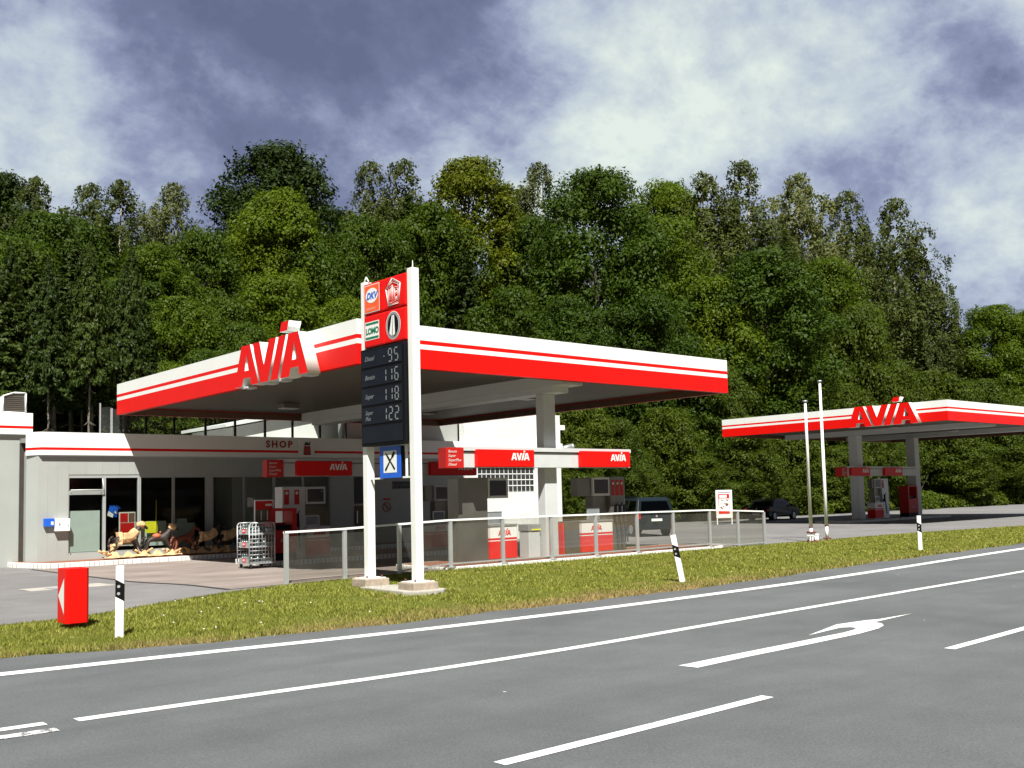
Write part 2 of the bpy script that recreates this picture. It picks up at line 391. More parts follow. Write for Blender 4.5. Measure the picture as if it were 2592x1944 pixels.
GLYPH = [  # the slanted four-letter station name, unit height
    [[(.0, 0), (.42, 0), (.50, .19), (.86, .19), (.90, 0), (1.30, 0), (.86, 1), (.40, 1)], [(.575, .37), (.66, .78), (.82, .37)]],
    [[(1.02, 1), (1.37, 1), (1.60, .38), (1.83, .98), (2.18, .98), (1.80, 0), (1.38, 0)]],
    [[(1.95, 0), (2.32, 0), (2.70, 1), (2.34, 1)]],
    [[(2.39, 1.12), (2.75, 1.12), (2.83, 1.33), (2.47, 1.33)]],
    [[(2.46, 0), (2.86, 0), (2.94, .19), (3.30, .19), (3.32, 0), (3.72, 0), (3.28, 1), (2.82, 1)], [(3.01, .37), (3.10, .78), (3.26, .37)]],
]
GLYPH[1] = [[(1.00, 1), (1.36, 1), (1.57, .42), (1.84, 1), (2.20, 1), (1.78, 0), (1.40, 0)]]
GLYPH[2] = [[(1.90, 0), (2.26, 0), (2.68, 1), (2.32, 1)]]
GLYPH[3] = [[(2.37, 1.09), (2.73, 1.09), (2.82, 1.31), (2.46, 1.31)]]
GLYPH[4] = [[(x + 2.38, y) for x, y in s_] for s_ in GLYPH[0]]
def station_name(name, h, mats, matrix, parent, depth=0.0, gl=None):
    sp = [[(x * h, y * h) for x, y in s_] for g in (gl or GLYPH_S) for s_ in g]
    return flat_shape(name, sp, mats, matrix, parent, depth)
GLYPH_S = [
    [[(.0, 0), (.28, 0), (.36, .22), (.74, .22), (.78, 0), (1.06, 0), (.76, 1), (.42, 1)], [(.42, .40), (.57, .80), (.72, .40)]],
    [[(1.03, 1), (1.30, 1), (1.49, .32), (1.74, 1), (2.0, 1), (1.64, 0), (1.34, 0)]],
    [[(1.90, 0), (2.17, 0), (2.50, 1), (2.23, 1)]], [[(2.30, 1.12), (2.57, 1.12), (2.66, 1.36), (2.39, 1.36)]]]
GLYPH_S.append([[(x + 2.34, y) for x, y in s_] for s_ in GLYPH_S[0]])
def sstep(a, b, x):
    t = np.clip((x - a) / (b - a), 0, 1); return t * t * (3 - 2 * t)
def G(x, y):
    "ground height"
    A = .08 + .05 * sstep(8, 15, x)
    z = A * sstep(13.6, 17.5, y) * (1 - sstep(21.5, 26, y) * (1 - .35 * sstep(34, 46, x)))
    hill = sstep(43, 50, y) * 1.0 + np.maximum(0, y - 47) * .34
    return z + np.minimum(hill, 16 + np.maximum(0, y - 92) * .02)
def copy_tree(o, parent=None):
    c = o.copy(); col.objects.link(c)
    if parent is not None: c.parent = parent
    for ch in list(o.children): copy_tree(ch, c)
    return c
# ================================================================ SETTING
def interp(pts):
    xs = [p[0] for p in pts]; ys = [p[1] for p in pts]
    def f(x):
        x = np.asarray(x, float); y = np.interp(x, xs, ys)
        y = np.where(x > xs[-1], ys[-1] + (x - xs[-1]) * (ys[-1] - ys[-2]) / (xs[-1] - xs[-2]), y)
        return np.where(x < xs[0], ys[0] + (x - xs[0]) * (ys[1] - ys[0]) / (xs[1] - xs[0]), y)
    return f
def smooth(pts, k=1.2):
    g = interp(pts); return lambda x: (g(np.asarray(x) - k) + g(np.asarray(x) - k / 2) + g(x) + g(np.asarray(x) + k / 2) + g(np.asarray(x) + k)) / 5
edge_base = smooth([(-30, 14.6), (3.0, 14.3), (4.6, 13.65), (5.7, 13.3), (7.2, 13.15), (8.7, 12.95), (11.3, 13.0), (13.8, 12.85), (17.3, 12.95), (23.1, 13.6), (28.4, 13.9), (33.9, 14.2), (60, 15.6)])
def edge(x): x = np.asarray(x, float); return edge_base(x) + .05 * np.sin(x * 1.9) + .04 * np.sin(x * 4.7 + 1) + .02 * np.sin(x * 11.3)
l1 = smooth([(-30, 14.2), (3.27, 12.74), (6.2, 12.30), (10.2, 11.88), (16, 11.88), (21, 12.15), (27.4, 12.74), (60, 15.2)], 2.5)
l2 = smooth([(-30, 10.2), (3.05, 9.46), (4.7, 9.27), (7.8, 9.02), (12.5, 9.25), (22.8, 9.56), (60, 12.0)], 2.0)
l3 = smooth([(-30, 5.5), (4.75, 5.58), (7.94, 5.6), (11.55, 5.7), (13.9, 5.80), (60, 8.2)], 1.5)
back = smooth([(-30, 16.0), (0, 16.9), (4.5, 17.3), (5.4, 17.15), (7.0, 18.3), (9.3, 19.65), (10.9, 20.05), (28, 20.0), (31.8, 19.95), (38, 19.8), (45.5, 18.9), (52, 18.6), (80, 18.9), (120, 21)], .8)
def strip(name, x0, x1, fa, fb, z, m, step=.5, kind='structure', nrow=1, zf=None):
    xs = np.arange(x0, x1 + 1e-6, step); V = []; F = []; n = nrow + 1
    for x in xs:
        a, b = float(fa(x)), float(fb(x))
        for j in range(n):
            y = a + (b - a) * j / nrow; V.append((x, y, (float(zf(x, y)) if zf else 0) + z))
    for i in range(len(xs) - 1):
        for j in range(nrow): k = i * n + j; F.append((k, k + n, k + n + 1, k + 1))
    o = link_mesh(name, np_mesh(name, V, F, [m], smooth=True)); prop(o, kind=kind); return o
# ground: one sheet out to the horizon, finer near the station
gx = np.concatenate([np.arange(-600, -40, 40), np.arange(-40, 0, 4), np.arange(0, 60, .6), np.arange(60, 160, 3), np.arange(160, 900, 40)])
gy = np.concatenate([np.arange(-600, -20, 40), np.arange(-20, 12, 4), np.arange(12, 28, .3), np.arange(28, 60, 1.5), np.arange(60, 120, 4), np.arange(120, 900, 60)])
X, Y = np.meshgrid(gx, gy, indexing='ij')
Zg = G(X, Y)
bankmask = sstep(13.2, 14.2, Y) * (1 - sstep(18, 20, Y)) * (X < 80) * (1 - sstep(-.9, -.4, Y - back(X)))
Zg = Zg + bankmask * (.02 * np.sin(X * 2.3 + Y) + .015 * np.sin(X * 5.1 - 2 * Y)) - .03 * (Y < edge(X)) 
idx = np.arange(X.size).reshape(X.shape)
F = np.stack([idx[:-1, :-1], idx[1:, :-1], idx[1:, 1:], idx[:-1, 1:]], -1).reshape(-1, 4)
cy = (Y[:-1, :-1] + Y[1:, 1:]).ravel() / 2
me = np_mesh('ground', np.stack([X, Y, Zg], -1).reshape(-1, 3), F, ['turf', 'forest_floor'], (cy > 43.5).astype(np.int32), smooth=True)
prop(link_mesh('ground', me), kind='structure')
strip('road', -60, 260, lambda x: -1.5 + 0 * x, edge, .004, 'asphalt', .4)
yard_b = lambda x: (42.3 if x > 12 else 60.0) + .3 * math.sin(x * .7)
strip('forecourt', -40, 140, back, lambda x: 43.0 + .25 * math.sin(x * .7) + .15 * math.sin(x * 2.1), .010, 'asphalt_yard', .5, nrow=44, zf=G)
def L(name, fa, x0, x1, wd, m='road_paint', z=.009, step=.4): return strip(name, x0, x1, lambda x: fa(x) - wd / 2, lambda x: fa(x) + wd / 2, z, m, step, kind='structure')
L('road_marking', l1, -58, 250, .27)
L('road_marking', l2, 3.04, 120, .165)
L('road_marking', lambda x: l2(x) + .05, -58, 2.93, .14)
L('road_marking', lambda x: l2(x) - .28, -58, 2.96, .15, 'worn_paint')
for a, b in ((1.2 - 6.8, 1.2 - 3.5), (4.72 - 3.4, 7.96 - 3.4 - 3.2), (4.66, 7.9), (11.52, 14.9), (18.4, 21.8), (25.3, 28.7), (32.2, 35.6)):
    if b - a > 1: L('road_marking', l3, a, b, .13, step=.2)
arrow = [(8.63, 7.29), (8.66, 7.05), (9.6, 7.09), (10.8, 7.10), (12.0, 7.13), (12.64, 7.21), (12.95, 7.31), (13.14, 7.45), (13.17, 7.58), (14.44, 7.68), (13.53, 7.71), (13.32, 7.78), (12.66, 7.85), (11.49, 7.54), (12.40, 7.63), (12.52, 7.55), (12.50, 7.45), (12.30, 7.38), (12.0, 7.34), (10.7, 7.32), (9.6, 7.31)]
prop(flat_shape('road_marking', [arrow], 'road_paint', Matrix.Translation((0, 0, .009))), kind='structure')
# station pad of reddish concrete slabs
mb = MB()
def sheet(mb, x0, x1, y0, y1, z, m=0, n=10, k=10):
    for i in range(n):
        for j in range(k):
            a, b = x0 + (x1 - x0) * i / n, x0 + (x1 - x0) * (i + 1) / n; c_, d = y0 + (y1 - y0) * j / k, y0 + (y1 - y0) * (j + 1) / k
            mb.quad((a, c_, float(G(a, c_)) + z), (b, c_, float(G(b, c_)) + z), (b, d, float(G(b, d)) + z), (a, d, float(G(a, d)) + z), m)
sheet(mb, 9.55, 27.5, 20.05, 33.7, .020, 0, 30, 28)
prop(mb.build('pavement', 'pad', smooth_all=True), kind='structure')
mb = MB(); 
for i in range(24):
    a, b = 20.05 + i * .57, 20.05 + (i + 1) * .57
    mb.quad((9.47, a, float(G(9.5, a)) + .016), (9.56, a, float(G(9.5, a)) + .024), (9.56, b, float(G(9.5, b)) + .024), (9.47, b, float(G(9.5, b)) + .016))
mb.build('pad_seam', 'rubber', smooth_all=True)['kind'] = 'structure'
# manhole slab and lid set in the yard
t = empty('manhole', (7.9, 24.9, 0), 'square manhole lid in a pale concrete slab in the asphalt behind the red arrow box', 'manhole')
mb = MB(); zz_ = float(G(7.9, 25)) + .018
mb.quad((7.0, 24.0, zz_), (8.9, 24.2, zz_), (8.8, 25.7, zz_), (6.9, 25.5, zz_)); mb.build('slab', 'concrete', t)
mb = MB(); mb.quad((7.45, 24.6, zz_ + .006), (8.15, 24.65, zz_ + .006), (8.1, 25.25, zz_ + .006), (7.4, 25.2, zz_ + .006)); mb.build('lid', 'metal_grey', t)

# grass blades on the verge: nobody could count them
def grass(name, n, mat_, x0, x1, hmul=1.0, dens=1.4, cmin=3.0):
    u = rng.random(n * 2); xs = x0 * (x1 / x0) ** (u ** .8) if x0 > 0 else x0 + (x1 - x0) * u
    ys = 12.6 + rng.random(n * 2) * 9.0
    ok = (ys > edge(xs) + .01) & (ys < back(xs) - .03)
    xs, ys = xs[ok][:n], ys[ok][:n]; k = len(xs)
    dist = np.hypot(xs, ys); h = (.028 + .042 * rng.random(k) ** 1.5) * hmul * (1 + .5 * (ys < edge(xs) + .35))
    wd = .0045 * np.maximum(1, dist / 13) ** 1.1 * (1 + rng.random(k)); a = rng.random(k) * 6.283
    lx, ly = rng.normal(0, .45, k) * h, rng.normal(0, .45, k) * h; z = G(xs, ys) - .004
    V = np.empty((k, 3, 3)); V[:, 0] = np.stack([xs - np.cos(a) * wd, ys - np.sin(a) * wd, z], -1); V[:, 1] = np.stack([xs + np.cos(a) * wd, ys + np.sin(a) * wd, z], -1); V[:, 2] = np.stack([xs + lx, ys + ly, z + h], -1)
    me = np_mesh(name, V.reshape(-1, 3), np.arange(k * 3).reshape(-1, 3), [mat_])
    o = link_mesh(name, me); prop(o, kind='stuff'); return o
def f_blade(b):
    g = b.n('ShaderNodeNewGeometry'); Pn = g.outputs['Position']; a = b.noise(Pn, .6, 5, .6, .4); t_ = b.noise(Pn, 2.6, 5, .65)
    c = b.ramp(g.outputs['Random Per Island'], [(.1, (.140, .165, .024)), (.6, (.240, .255, .045)), (.95, (.39, .38, .11))])
    sep = b.n('ShaderNodeSeparateXYZ'); b.l(Pn, sep.inputs[0])
    near = b.math('MULTIPLY', b.math('SUBTRACT', 15.0, sep.outputs[1]), .25, clamp=True)
    f = b.math('ADD', b.math('MULTIPLY', near, .42), b.math('MULTIPLY', a, .55)); f = b.math('ADD', f, b.math('MULTIPLY', t_, .35))
    f = b.math('MULTIPLY', b.math('SUBTRACT', f, .50, clamp=True), 3.6, clamp=True)
    c = b.mix(b.math('MULTIPLY', b.math('SUBTRACT', b.noise(Pn, 1.7, 3, .5), .5, clamp=True), 3.0, clamp=True), c, (.105, .14, .018)); c = b.mix(f, c, (.36, .25, .13))
    d = b.n('ShaderNodeBsdfDiffuse'); b.l(c, d.inputs[0]); t = b.n('ShaderNodeBsdfTranslucent'); b.l(c, t.inputs[0])
    mx = b.n('ShaderNodeMixShader'); mx.inputs[0].default_value = .3; b.l(d.outputs[0], mx.inputs[1]); b.l(t.outputs[0], mx.inputs[2]); return mx.outputs[0]
shade_mix('blade', f_blade)
grass('grass', 150000, 'blade', 2.2, 62.0)
mb = MB()
for i in range(22):
    x = random.choice([random.uniform(6, 10), random.uniform(4, 34)]); y = random.uniform(float(edge(x)) + .8, float(back(x)) - .3)
    z = float(G(x, y)) + .07
    mb.ball((x, y, z), .016, sz=.5, n=6)
mb.build('daisies', 'white_paint')['kind'] = 'stuff'
# ================================================================ CANOPIES
def fascia(parent, corner, xe, ye, z=(5.0, 5.47, 5.585, 5.685, 6.04), t=.16):
    "four sides, each a part: stacked red and white bands butted on each other"
    x0, y0 = corner
    def side(name, a, b, c_, d):
        mb = MB()
        for k in range(4): mb.box(a, b, c_, d, z[k], z[k + 1], k % 2)
        if b - a > d - c_ and c_ == y0:
            for k in range(1, int((b - a) / 2.3) + 1): mb.box(a + k * 2.3 - .004, a + k * 2.3 + .004, c_ - .002, c_ + .01, z[3] + .01, z[4] - .01, 2); mb.box(a + k * 2.3 - .004, a + k * 2.3 + .004, c_ - .002, c_ + .01, z[0] + .01, z[1] - .01, 3)
        elif a == x0:
            for k in range(1, int((d - c_) / 2.3) + 1): (mb.box(a - .002, a + .01, c_ + k * 2.3 - .004, c_ + k * 2.3 + .004, z[3] + .01, z[4] - .01, 2), mb.box(a - .002, a + .01, c_ + k * 2.3 - .004, c_ + k * 2.3 + .004, z[0] + .01, z[1] - .01, 3))
        return mb.build(name, ['red_panel', 'sign_white', 'light_grey', 'red_dull'], parent, bevel=0)
    side('fascia', x0, xe, y0, y0 + t)
    side('fascia', x0, x0 + t, y0 + t, ye)
    side('fascia', xe - t, xe, y0 + t, ye)
    side('fascia', x0 + t, xe - t, ye - t, ye)
def soffit(parent, x0, x1, y0, y1, z, p=.155):
    n = int((y1 - y0) / p); V = []; F = []
    for i in range(n):
        a = y0 + i * p; 
        for (yy, zz_) in ((a, z), (a + p * .80, z), (a + p * .84, z + .028), (a + p * .96, z + .028)): V += [(x0, yy, zz_), (x1, yy, zz_)]
    V += [(x0, y0 + n * p, z), (x1, y0 + n * p, z)]
    for i in range(len(V) // 2 - 1): F.append((2 * i, 2 * i + 1, 2 * i + 3, 2 * i + 2))
    me = np_mesh('soffit', V, F, ['soffit']); o = link_mesh('soffit', me, parent, -parent_world(parent)); return o
def lamp(parent, x, y, z, w=.30):
    mb = MB(); mb.box(x - w, x + w, y - w * .8, y + w * .8, z - .16, z, 0); f = mb.build('lamp_housing', 'soffit', parent, .01)
    mb = MB(); mb.box(x - w * .9, x + w * .9, y - w * .7, y + w * .7, z - .185, z - .163); mb.build('diffuser', 'light_grey', f, origin=(x, y, z))
c1 = empty('station_canopy', (12.5, 19.7, 0), 'large red and white forecourt canopy over the near fuel pumps', 'canopy', 'red and white forecourt canopies')
fascia(c1, (12.5, 19.7), 26.2, 34.82)
mb = MB(); mb.box(12.66, 26.04, 19.86, 34.66, 5.90, 6.0); mb.build('roof_deck', 'roof', c1)
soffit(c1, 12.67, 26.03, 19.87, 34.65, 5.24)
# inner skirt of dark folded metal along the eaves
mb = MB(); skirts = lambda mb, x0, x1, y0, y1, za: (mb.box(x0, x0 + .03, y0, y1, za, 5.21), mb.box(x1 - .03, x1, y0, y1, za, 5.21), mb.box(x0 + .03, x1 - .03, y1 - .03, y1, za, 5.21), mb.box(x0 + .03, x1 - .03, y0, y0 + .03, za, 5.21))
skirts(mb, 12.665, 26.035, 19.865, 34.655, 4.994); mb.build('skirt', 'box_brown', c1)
mb = MB(); mb.box(19.2, 19.98, 19.95, 34.2, 4.92, 5.236); mb.box(19.28, 19.90, 20.45, 33.6, 4.76, 4.918); mb.build('beam', 'light_grey', c1)
mb = MB(); mb.box(19.35, 19.81, 20.912, 21.22, .21, 4.755); mb.build('column', 'light_grey', c1, .02)
mb = MB(); mb.box(20.50, 20.72, 28.6, 28.82, .165, 5.236); mb.build('column', 'light_grey', c1, .01)
for x, y in ((16.8, 30.8), (22.0, 24.6), (16.9, 24.4), (22.4, 30.6)): lamp(c1, x, y, 5.22)
def big_name(parent, x, y, z, h, dep=.30):
    names = ['letter'] * 5
    for g in GLYPH:
        sp = [[(a * h, b * h) for a, b in s_] for s_ in g]
        flat_shape('letter', sp, ['red_panel', 'sign_white'], FL(x, y, z), parent, dep)
sg = empty('canopy_lettering', (12.5, 25.3, 4.93), 'big red letters spelling the station name on the left edge of the near canopy', 'sign', 'raised station names on the canopy edges')
big_name(sg, 12.492, 25.22, 4.95, 1.06, .34)
for a in (21.4, 22.7, 23.4, 24.6): mb = MB(); mb.box(12.20, 12.494, a, a + .32, 4.90, 4.945); mb.build('support_bracket', 'light_grey', sg)

c2 = empty('station_canopy', (47.2, 22.8, 0), 'far red and white canopy over the pump island beside the wooded slope', 'canopy', 'red and white forecourt canopies')
fascia(c2, (47.2, 22.8), 66.0, 36.0, (5.04, 5.49, 5.60, 5.69, 6.02))
mb = MB(); mb.box(47.37, 65.83, 22.97, 35.83, 5.88, 5.98); mb.build('roof_deck', 'roof', c2)
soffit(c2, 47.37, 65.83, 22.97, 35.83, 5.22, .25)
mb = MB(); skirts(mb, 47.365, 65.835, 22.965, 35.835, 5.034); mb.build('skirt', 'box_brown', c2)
mb = MB(); mb.box(52.6, 53.4, 23.3, 35.5, 4.95, 5.215); mb.box(59.4, 60.2, 23.3, 35.5, 4.95, 5.215); mb.build('beam', 'light_grey', c2)
mb = MB(); mb.box(52.75, 53.3, 30.85, 31.4, .16, 4.945); mb.build('column', 'light_grey', c2, .02)
mb = MB(); mb.box(59.3, 59.85, 30.85, 31.4, .16, 4.945); mb.build('column', 'light_grey', c2, .02)
lamp(c2, 50.0, 27.0, 5.2); lamp(c2, 56.5, 27.0, 5.2)
sg = empty('canopy_lettering', (47.2, 26.0, 5.0), 'smaller raised red station name on the far canopy right of the two flagpoles', 'sign', 'raised station names on the canopy edges')
big_name(sg, 47.192, 27.85, 5.0, 1.02, .34)

# ================================================================ PUMP ISLANDS
def rounded(x0, x1, y0, y1, r, n=6):
    P_ = []
    for cx_, cy_, a0 in ((x1 - r, y1 - r, 0), (x0 + r, y1 - r, 90), (x0 + r, y0 + r, 180), (x1 - r, y0 + r, 270)):
        for i in range(n + 1): a = R(a0 + 90 * i / n); P_.append((cx_ + r * math.cos(a), cy_ + r * math.sin(a)))
    return P_
def island(x0, x1, y0, y1, z, label, r=.35, top='tile_red', group='brick edged pump islands'):
    t = empty('pump_island', (x0, y0, 0), label, 'pump island', group)
    mb = MB(); mb.prism(rounded(x0, x1, y0, y1, r), -.02, z); mb.build('kerb', 'white_brick', t, .015)
    mb = MB(); mb.prism(rounded(x0 + .13, x1 - .13, y0 + .13, y1 - .13, r - .1), z - .02, z + .004); mb.build('paving', top, t)
    return t
island(15.15, 26.3, 20.02, 22.4, .205, 'raised pump island edged in white bricks behind the glass fence')
island(14.45, 25.5, 27.55, 30.2, .16, 'raised pump island edged in white bricks in the shade before the shop', r=.3)
t = island(50.3, 62.0, 30.0, 32.4, .17, 'long low pump island below the far canopy', r=.3, top='concrete')
# ================================================================ PUMP SIGN BEAMS
def sign_beam(loc, label, s2=3.8, length=7.8, far=False):
    "local frame: x along the road, front at y=0, z up from the underside"
    t = empty('pump_sign_beam', loc, label, 'sign beam', 'sign beams over the pumps')
    def bld(mb, n, mt, p=t, bev=0.0): return mb.build(n, mt, p, bev, origin=(p.location if p is not t else t.location))
    x0, y0, z0 = loc
    mb = MB(); mb.box(x0 + .55, x0 + length, y0 + .02, y0 + .26, z0, z0 + .40, 0); mb.box(x0 + .55, x0 + length, y0 - .03, y0 + .28, z0 + .43, z0 + .54, 0); mb.box(x0 + .56, x0 + length - .01, y0 + .05, y0 + .25, z0 + .402, z0 + .428, 1)
    mb.build('fascia_box', ['light_grey', 'black'], t, .006)
    for k, a in enumerate((1.0, 1.0 + s2)):
        b = mb2 = MB(); w_ = 1.98 if k == 0 else 2.02
        mb2.box(x0 + a, x0 + a + w_, y0 - .13, y0 + .015, z0 + .01, z0 + .47, 0)
        pn = mb2.build('sign_panel', 'red_panel', t, .02)
        station_name('lettering', .19 if not far else .2, 'sign_white', FX(x0 + a + w_ - .84, y0 - .135, z0 + .19), pn, .006)
    # the slanting fuel list box at the left end
    mb = MB(); mb.prism([(x0 - .02, y0 - .12), (x0 + .52, y0 - .16), (x0 + .545, y0 + .25), (x0 + .05, y0 + .3)], z0 - .02, z0 + .50); e = mb.build('fuel_list_box', 'red_dull', t, .008)
    for i, s_ in enumerate(('Benzin', 'Super', 'SuperPlus', 'Diesel')):
        mm = plane((x0 + .03, y0 - .138 , z0 + .37 - i * .11), (1, -.07, 0), (0, 0, 1)); text('lettering', s_, .10, 'pale_paper', mm, e, shear=.3)
    return t
sb1 = sign_beam((17.5 * .892, 20.62, 2.67), 'sunlit grey beam with two red name panels over the pumps behind the fence', s2=3.78, length=6.95)
sb2 = sign_beam((14.62, 28.25, 2.69), 'shaded grey beam with red name panels hanging before the shop front', s2=5.1, length=8.2)
sb3 = sign_beam((50.3, 30.55, 2.62), 'small distant beam of red and grey panels under the far canopy', s2=3.6, length=8.6, far=True)
# ================================================================ FUEL PUMPS
def pump(x, y, z, label, tall_left=True, cw=1.0, tw=.85, group='fuel pumps', h=2.22, labels=2, num=None, panelcol='steel', keypad=True):
    "front at local y=0; cabinet with stripes, tall hose column, screen head"
    t = empty('fuel_pump', (x, y, z), label, 'fuel pump', group)
    xa = x if tall_left else x + cw; xc = x + tw if tall_left else x
    mb = MB(); mb.box(xa, xa + tw, y + .06, y + .55, z, z + h); tall = mb.build('hose_column', panelcol, t, .012)
    mb = MB()
    mb.box(xc + .01, xc + cw - .01, y, y + .5, z + .04, z + .50, 0); mb.box(xc + .01, xc + cw - .01, y, y + .5, z + .502, z + .535, 1); mb.box(xc + .01, xc + cw - .01, y, y + .5, z + .537, z + .585, 0); mb.box(xc + .01, xc + cw - .01, y, y + .5, z + .587, z + .90, 1)
    cab = mb.build('cabinet', ['red_panel', 'white_paint'], t, .004)
    station_name('lettering', .13, 'red_panel', FX(xc + cw * .30, y - .006, z + .66), cab, .004)
    mb = MB(); mb.box(xc - .005, xc + cw + .01, y - .02, y + .52, z + .905, z + .95); mb.build('cabinet_top', 'metal_grey', t); mb = MB(); mb.box(xc + .02, xc + cw - .02, y + .03, y + .47, z - .0, z + .038); mb.build('plinth', 'metal_grey', t)
    sw = .72; sx = xc + .02 if tall_left else xc + cw - sw - .02
    mb = MB(); mb.box(sx, sx + sw, y + .06, y + .42, z + h - .56, z + h - .01); hd = mb.build('screen_head', 'light_grey', t, .012)
    mb = MB(); mb.box(sx + .07, sx + sw - .07, y + .052, y + .07, z + h - .49, z + h - .08); sc_ = mb.build('screen', 'screen', hd, origin=hd.location + Vector((x, y, z)))
    if num: text('lettering', num, .09, 'pale_paper', FX(sx + sw - .17, y + .048, z + h - .18), hd)
    if not tall_left:
        mb = MB(); mb.box(xc, sx - .005, y + .12, y + .40, z + h - .56, z + h - .03); mb.build('head_side', 'steel', t, .01)
        mb = MB(); mb.box(xc + cw - .62, xc + cw - .005, y + .2, y + .5, z + .952, z + h - .57); mb.build('back_panel', 'steel', t)
    if keypad:
        kx = xc + .03 if tall_left else xc + cw * .28
        mb = MB(); mb.box(kx, kx + .5, y + .10, y + .14, z + .97, z + 1.30, 0); kp = mb.build('notice_frame', 'alu', t)
        mb = MB(); mb.box(kx + .03, kx + .47, y + .092, y + .098, z + 1.0, z + 1.27); mb.build('notice', 'letter_grey', kp, origin=parent_world(kp))
    n = labels
    for i in range(n):
        lw_ = min(.17, (tw - .1) / max(n, 2) - .05); a = xa + .06 + i * (tw - .08) / max(n, 2)
        mb = MB(); mb.box(a, a + lw_, y + .05, y + .058, z + h - .56, z + h - .10); lb = mb.build('fuel_label', 'red_dull', t)
        mb = MB(); mb.prism([(a + lw_ / 2 + lw_ * .3 * math.cos(k), z + h - .2 + lw_ * .3 * math.sin(k)) for k in np.linspace(0, 6.1, 12)], y + .046, y + .049, axis='y'); mb.build('grade_mark', 'pale_paper', lb, origin=parent_world(lb))
        # nozzle and hose
        mb = MB(); mb.box(a + .02, a + .12, y - .05, y + .055, z + .95, z + 1.12); mb.box(a + .045, a + .095, y - .07, y + .02, z + 1.12, z + 1.38); mb.tube((a + .07, y - .06, z + 1.36), (a + .07, y - .12, z + 1.46), .018); nz_ = mb.build('nozzle', 'black', t, .01)
        pts = [(a + .07 + .03 * math.sin(k * 3), y - .05 - .05 * math.sin(k * math.pi), z + 1.0 - .75 * math.sin(k * math.pi) ** .8 if k < .5 else z + .25 + 1.6 * (k - .5)) for k in np.linspace(0, 1, 14)]
        mb = MB(); mb.path(pts, .022); mb.build('hose', 'rubber', nz_, origin=parent_world(nz_))
    return t
pump(16.52, 21.15, .20, 'steel fuel pump left of the canopy column, its blank tall side to the road', True, cw=.98, tw=.98, labels=0)
pb = pump(20.95, 21.15, .20, 'wide fuel pump right of the canopy column with three red labels', False, cw=1.32, tw=.64, labels=3)
mb = MB(); mb.box(20.36, 20.93, 21.2, 21.7, .2, 1.14); mb.build('side_cabinet', 'steel', pb, .01)
mb = MB(); mb.box(20.30, 20.352, 21.25, 21.7, .2, 1.1); mb.build('side_panel', 'red_panel', pb)
pump(15.50, 28.80, .16, 'shaded fuel pump left of the price sign, number 4 on its screen', True, cw=.86, tw=.80, labels=2, num='4', panelcol='light_grey')
pump(21.05, 28.80, .16, 'shaded fuel pump right of the price sign, number 2 on its screen', False, cw=1.1, tw=.72, labels=2, num='2', panelcol='frame_grey')
pump(54.1, 30.7, .17, 'far fuel pump with striped cabinet beside the far canopy column', False, cw=.95, tw=.75, labels=1, h=2.3, panelcol='metal_grey')
# red service cabinets (air and water)
def service(x, y, z, label, w_=.85, d=.6, h=1.55, window=True):
    t = empty('service_cabinet', (x, y, z), label, 'service cabinet', 'red service cabinets')
    mb = MB(); mb.box(x + .02, x + w_ - .02, y + .02, y + d, z, z + .22, 0); mb.build('base', 'black', t)
    mb = MB(); mb.box(x, x + w_, y, y + d, z + .22, z + h * .58, 0); mb.box(x, x + .14, y, y + d, z + h * .58, z + h); mb.box(x + w_ - .14, x + w_, y, y + d, z + h * .58, z + h); mb.box(x + .14, x + w_ - .14, y, y + d, z + h - .08, z + h); mb.box(x + .14, x + w_ - .14, y + d - .06, y + d, z + h * .58, z + h * .72)
    bd = mb.build('housing', 'red_dull', t, .012)
    mb = MB(); mb.box(x + .16, x + w_ - .16, y + .1, y + d - .1, z + h * .585, z + h * .68); mb.build('tray', 'black', t)
    text('lettering', 'Service', .14, 'pale_paper', FX(x + w_ * .34, y - .004, z + .55), bd, shear=.3)
    return t
service(14.52, 27.72, .165, 'red service cabinet behind the wire bottle trolley')
service(58.05, 30.75, .17, 'red service cabinet standing against the right column of the far canopy', w_=1.15, h=1.85)
t = empty('waste_bin', (18.85, 21.3, .2), 'low grey waste bin with yellow band against the canopy column', 'waste bin')
mb = MB(); mb.box(18.86, 19.28, 21.10, 21.50, .2, .92); mb.build('bin_body', 'light_grey', t, .02)
mb = MB(); mb.box(18.84, 19.30, 21.08, 21.52, .925, 1.12); mb.build('bin_hood', 'metal_grey', t, .02)
mb = MB(); mb.box(18.94, 19.29, 21.065, 21.078, .95, .985); mb.build('band', 'yellow', t)
# ================================================================ SHOP BUILDING
Yw = 35.0
shop = empty('shop_building', (21, Yw, 0), 'long flat roofed filling station shop with white fascia, grey wall and dark windows', 'shop')
def part(n, mats, f, parent=shop, bevel=0.0):
    mb = MB(); f(mb); return mb.build(n, mats, parent, bevel)
def wall_f(mb):
    mb.box(10.05, 11.0, Yw, Yw + .25, .12, 3.75); mb.box(11.0, 21.0, Yw + .003, Yw + .25, 2.98, 3.75)
    mb.box(11.0, 19.2, Yw + .003, Yw + .25, .12, .34)
    mb.box(20.9, 21.9, Yw, Yw + .25, .12, 2.98); mb.box(21.0, 27.6, Yw, Yw + .25, 2.981, 3.75); mb.box(22.9, 27.6, Yw, Yw + .25, .12, 2.98)
    mb.prism([(9.83, 35.5), (10.05, 35.0), (10.05, 35.25), (9.95, 35.99), (9.88, 35.99)], .12, 3.75)
    mb.box(10.01, 10.15, 36.02, 42, .12, 4.3)
part('wall', 'wall_grey', wall_f)
def seams(mb):
    for x in (10.35, 10.65, 11.0, 11.55, 12.1, 12.66, 13.2, 13.9, 14.6, 15.3, 16.0): mb.box(x - .006, x + .006, Yw - .004, Yw + .002, 2.99 if x > 11 else .16, 3.62)
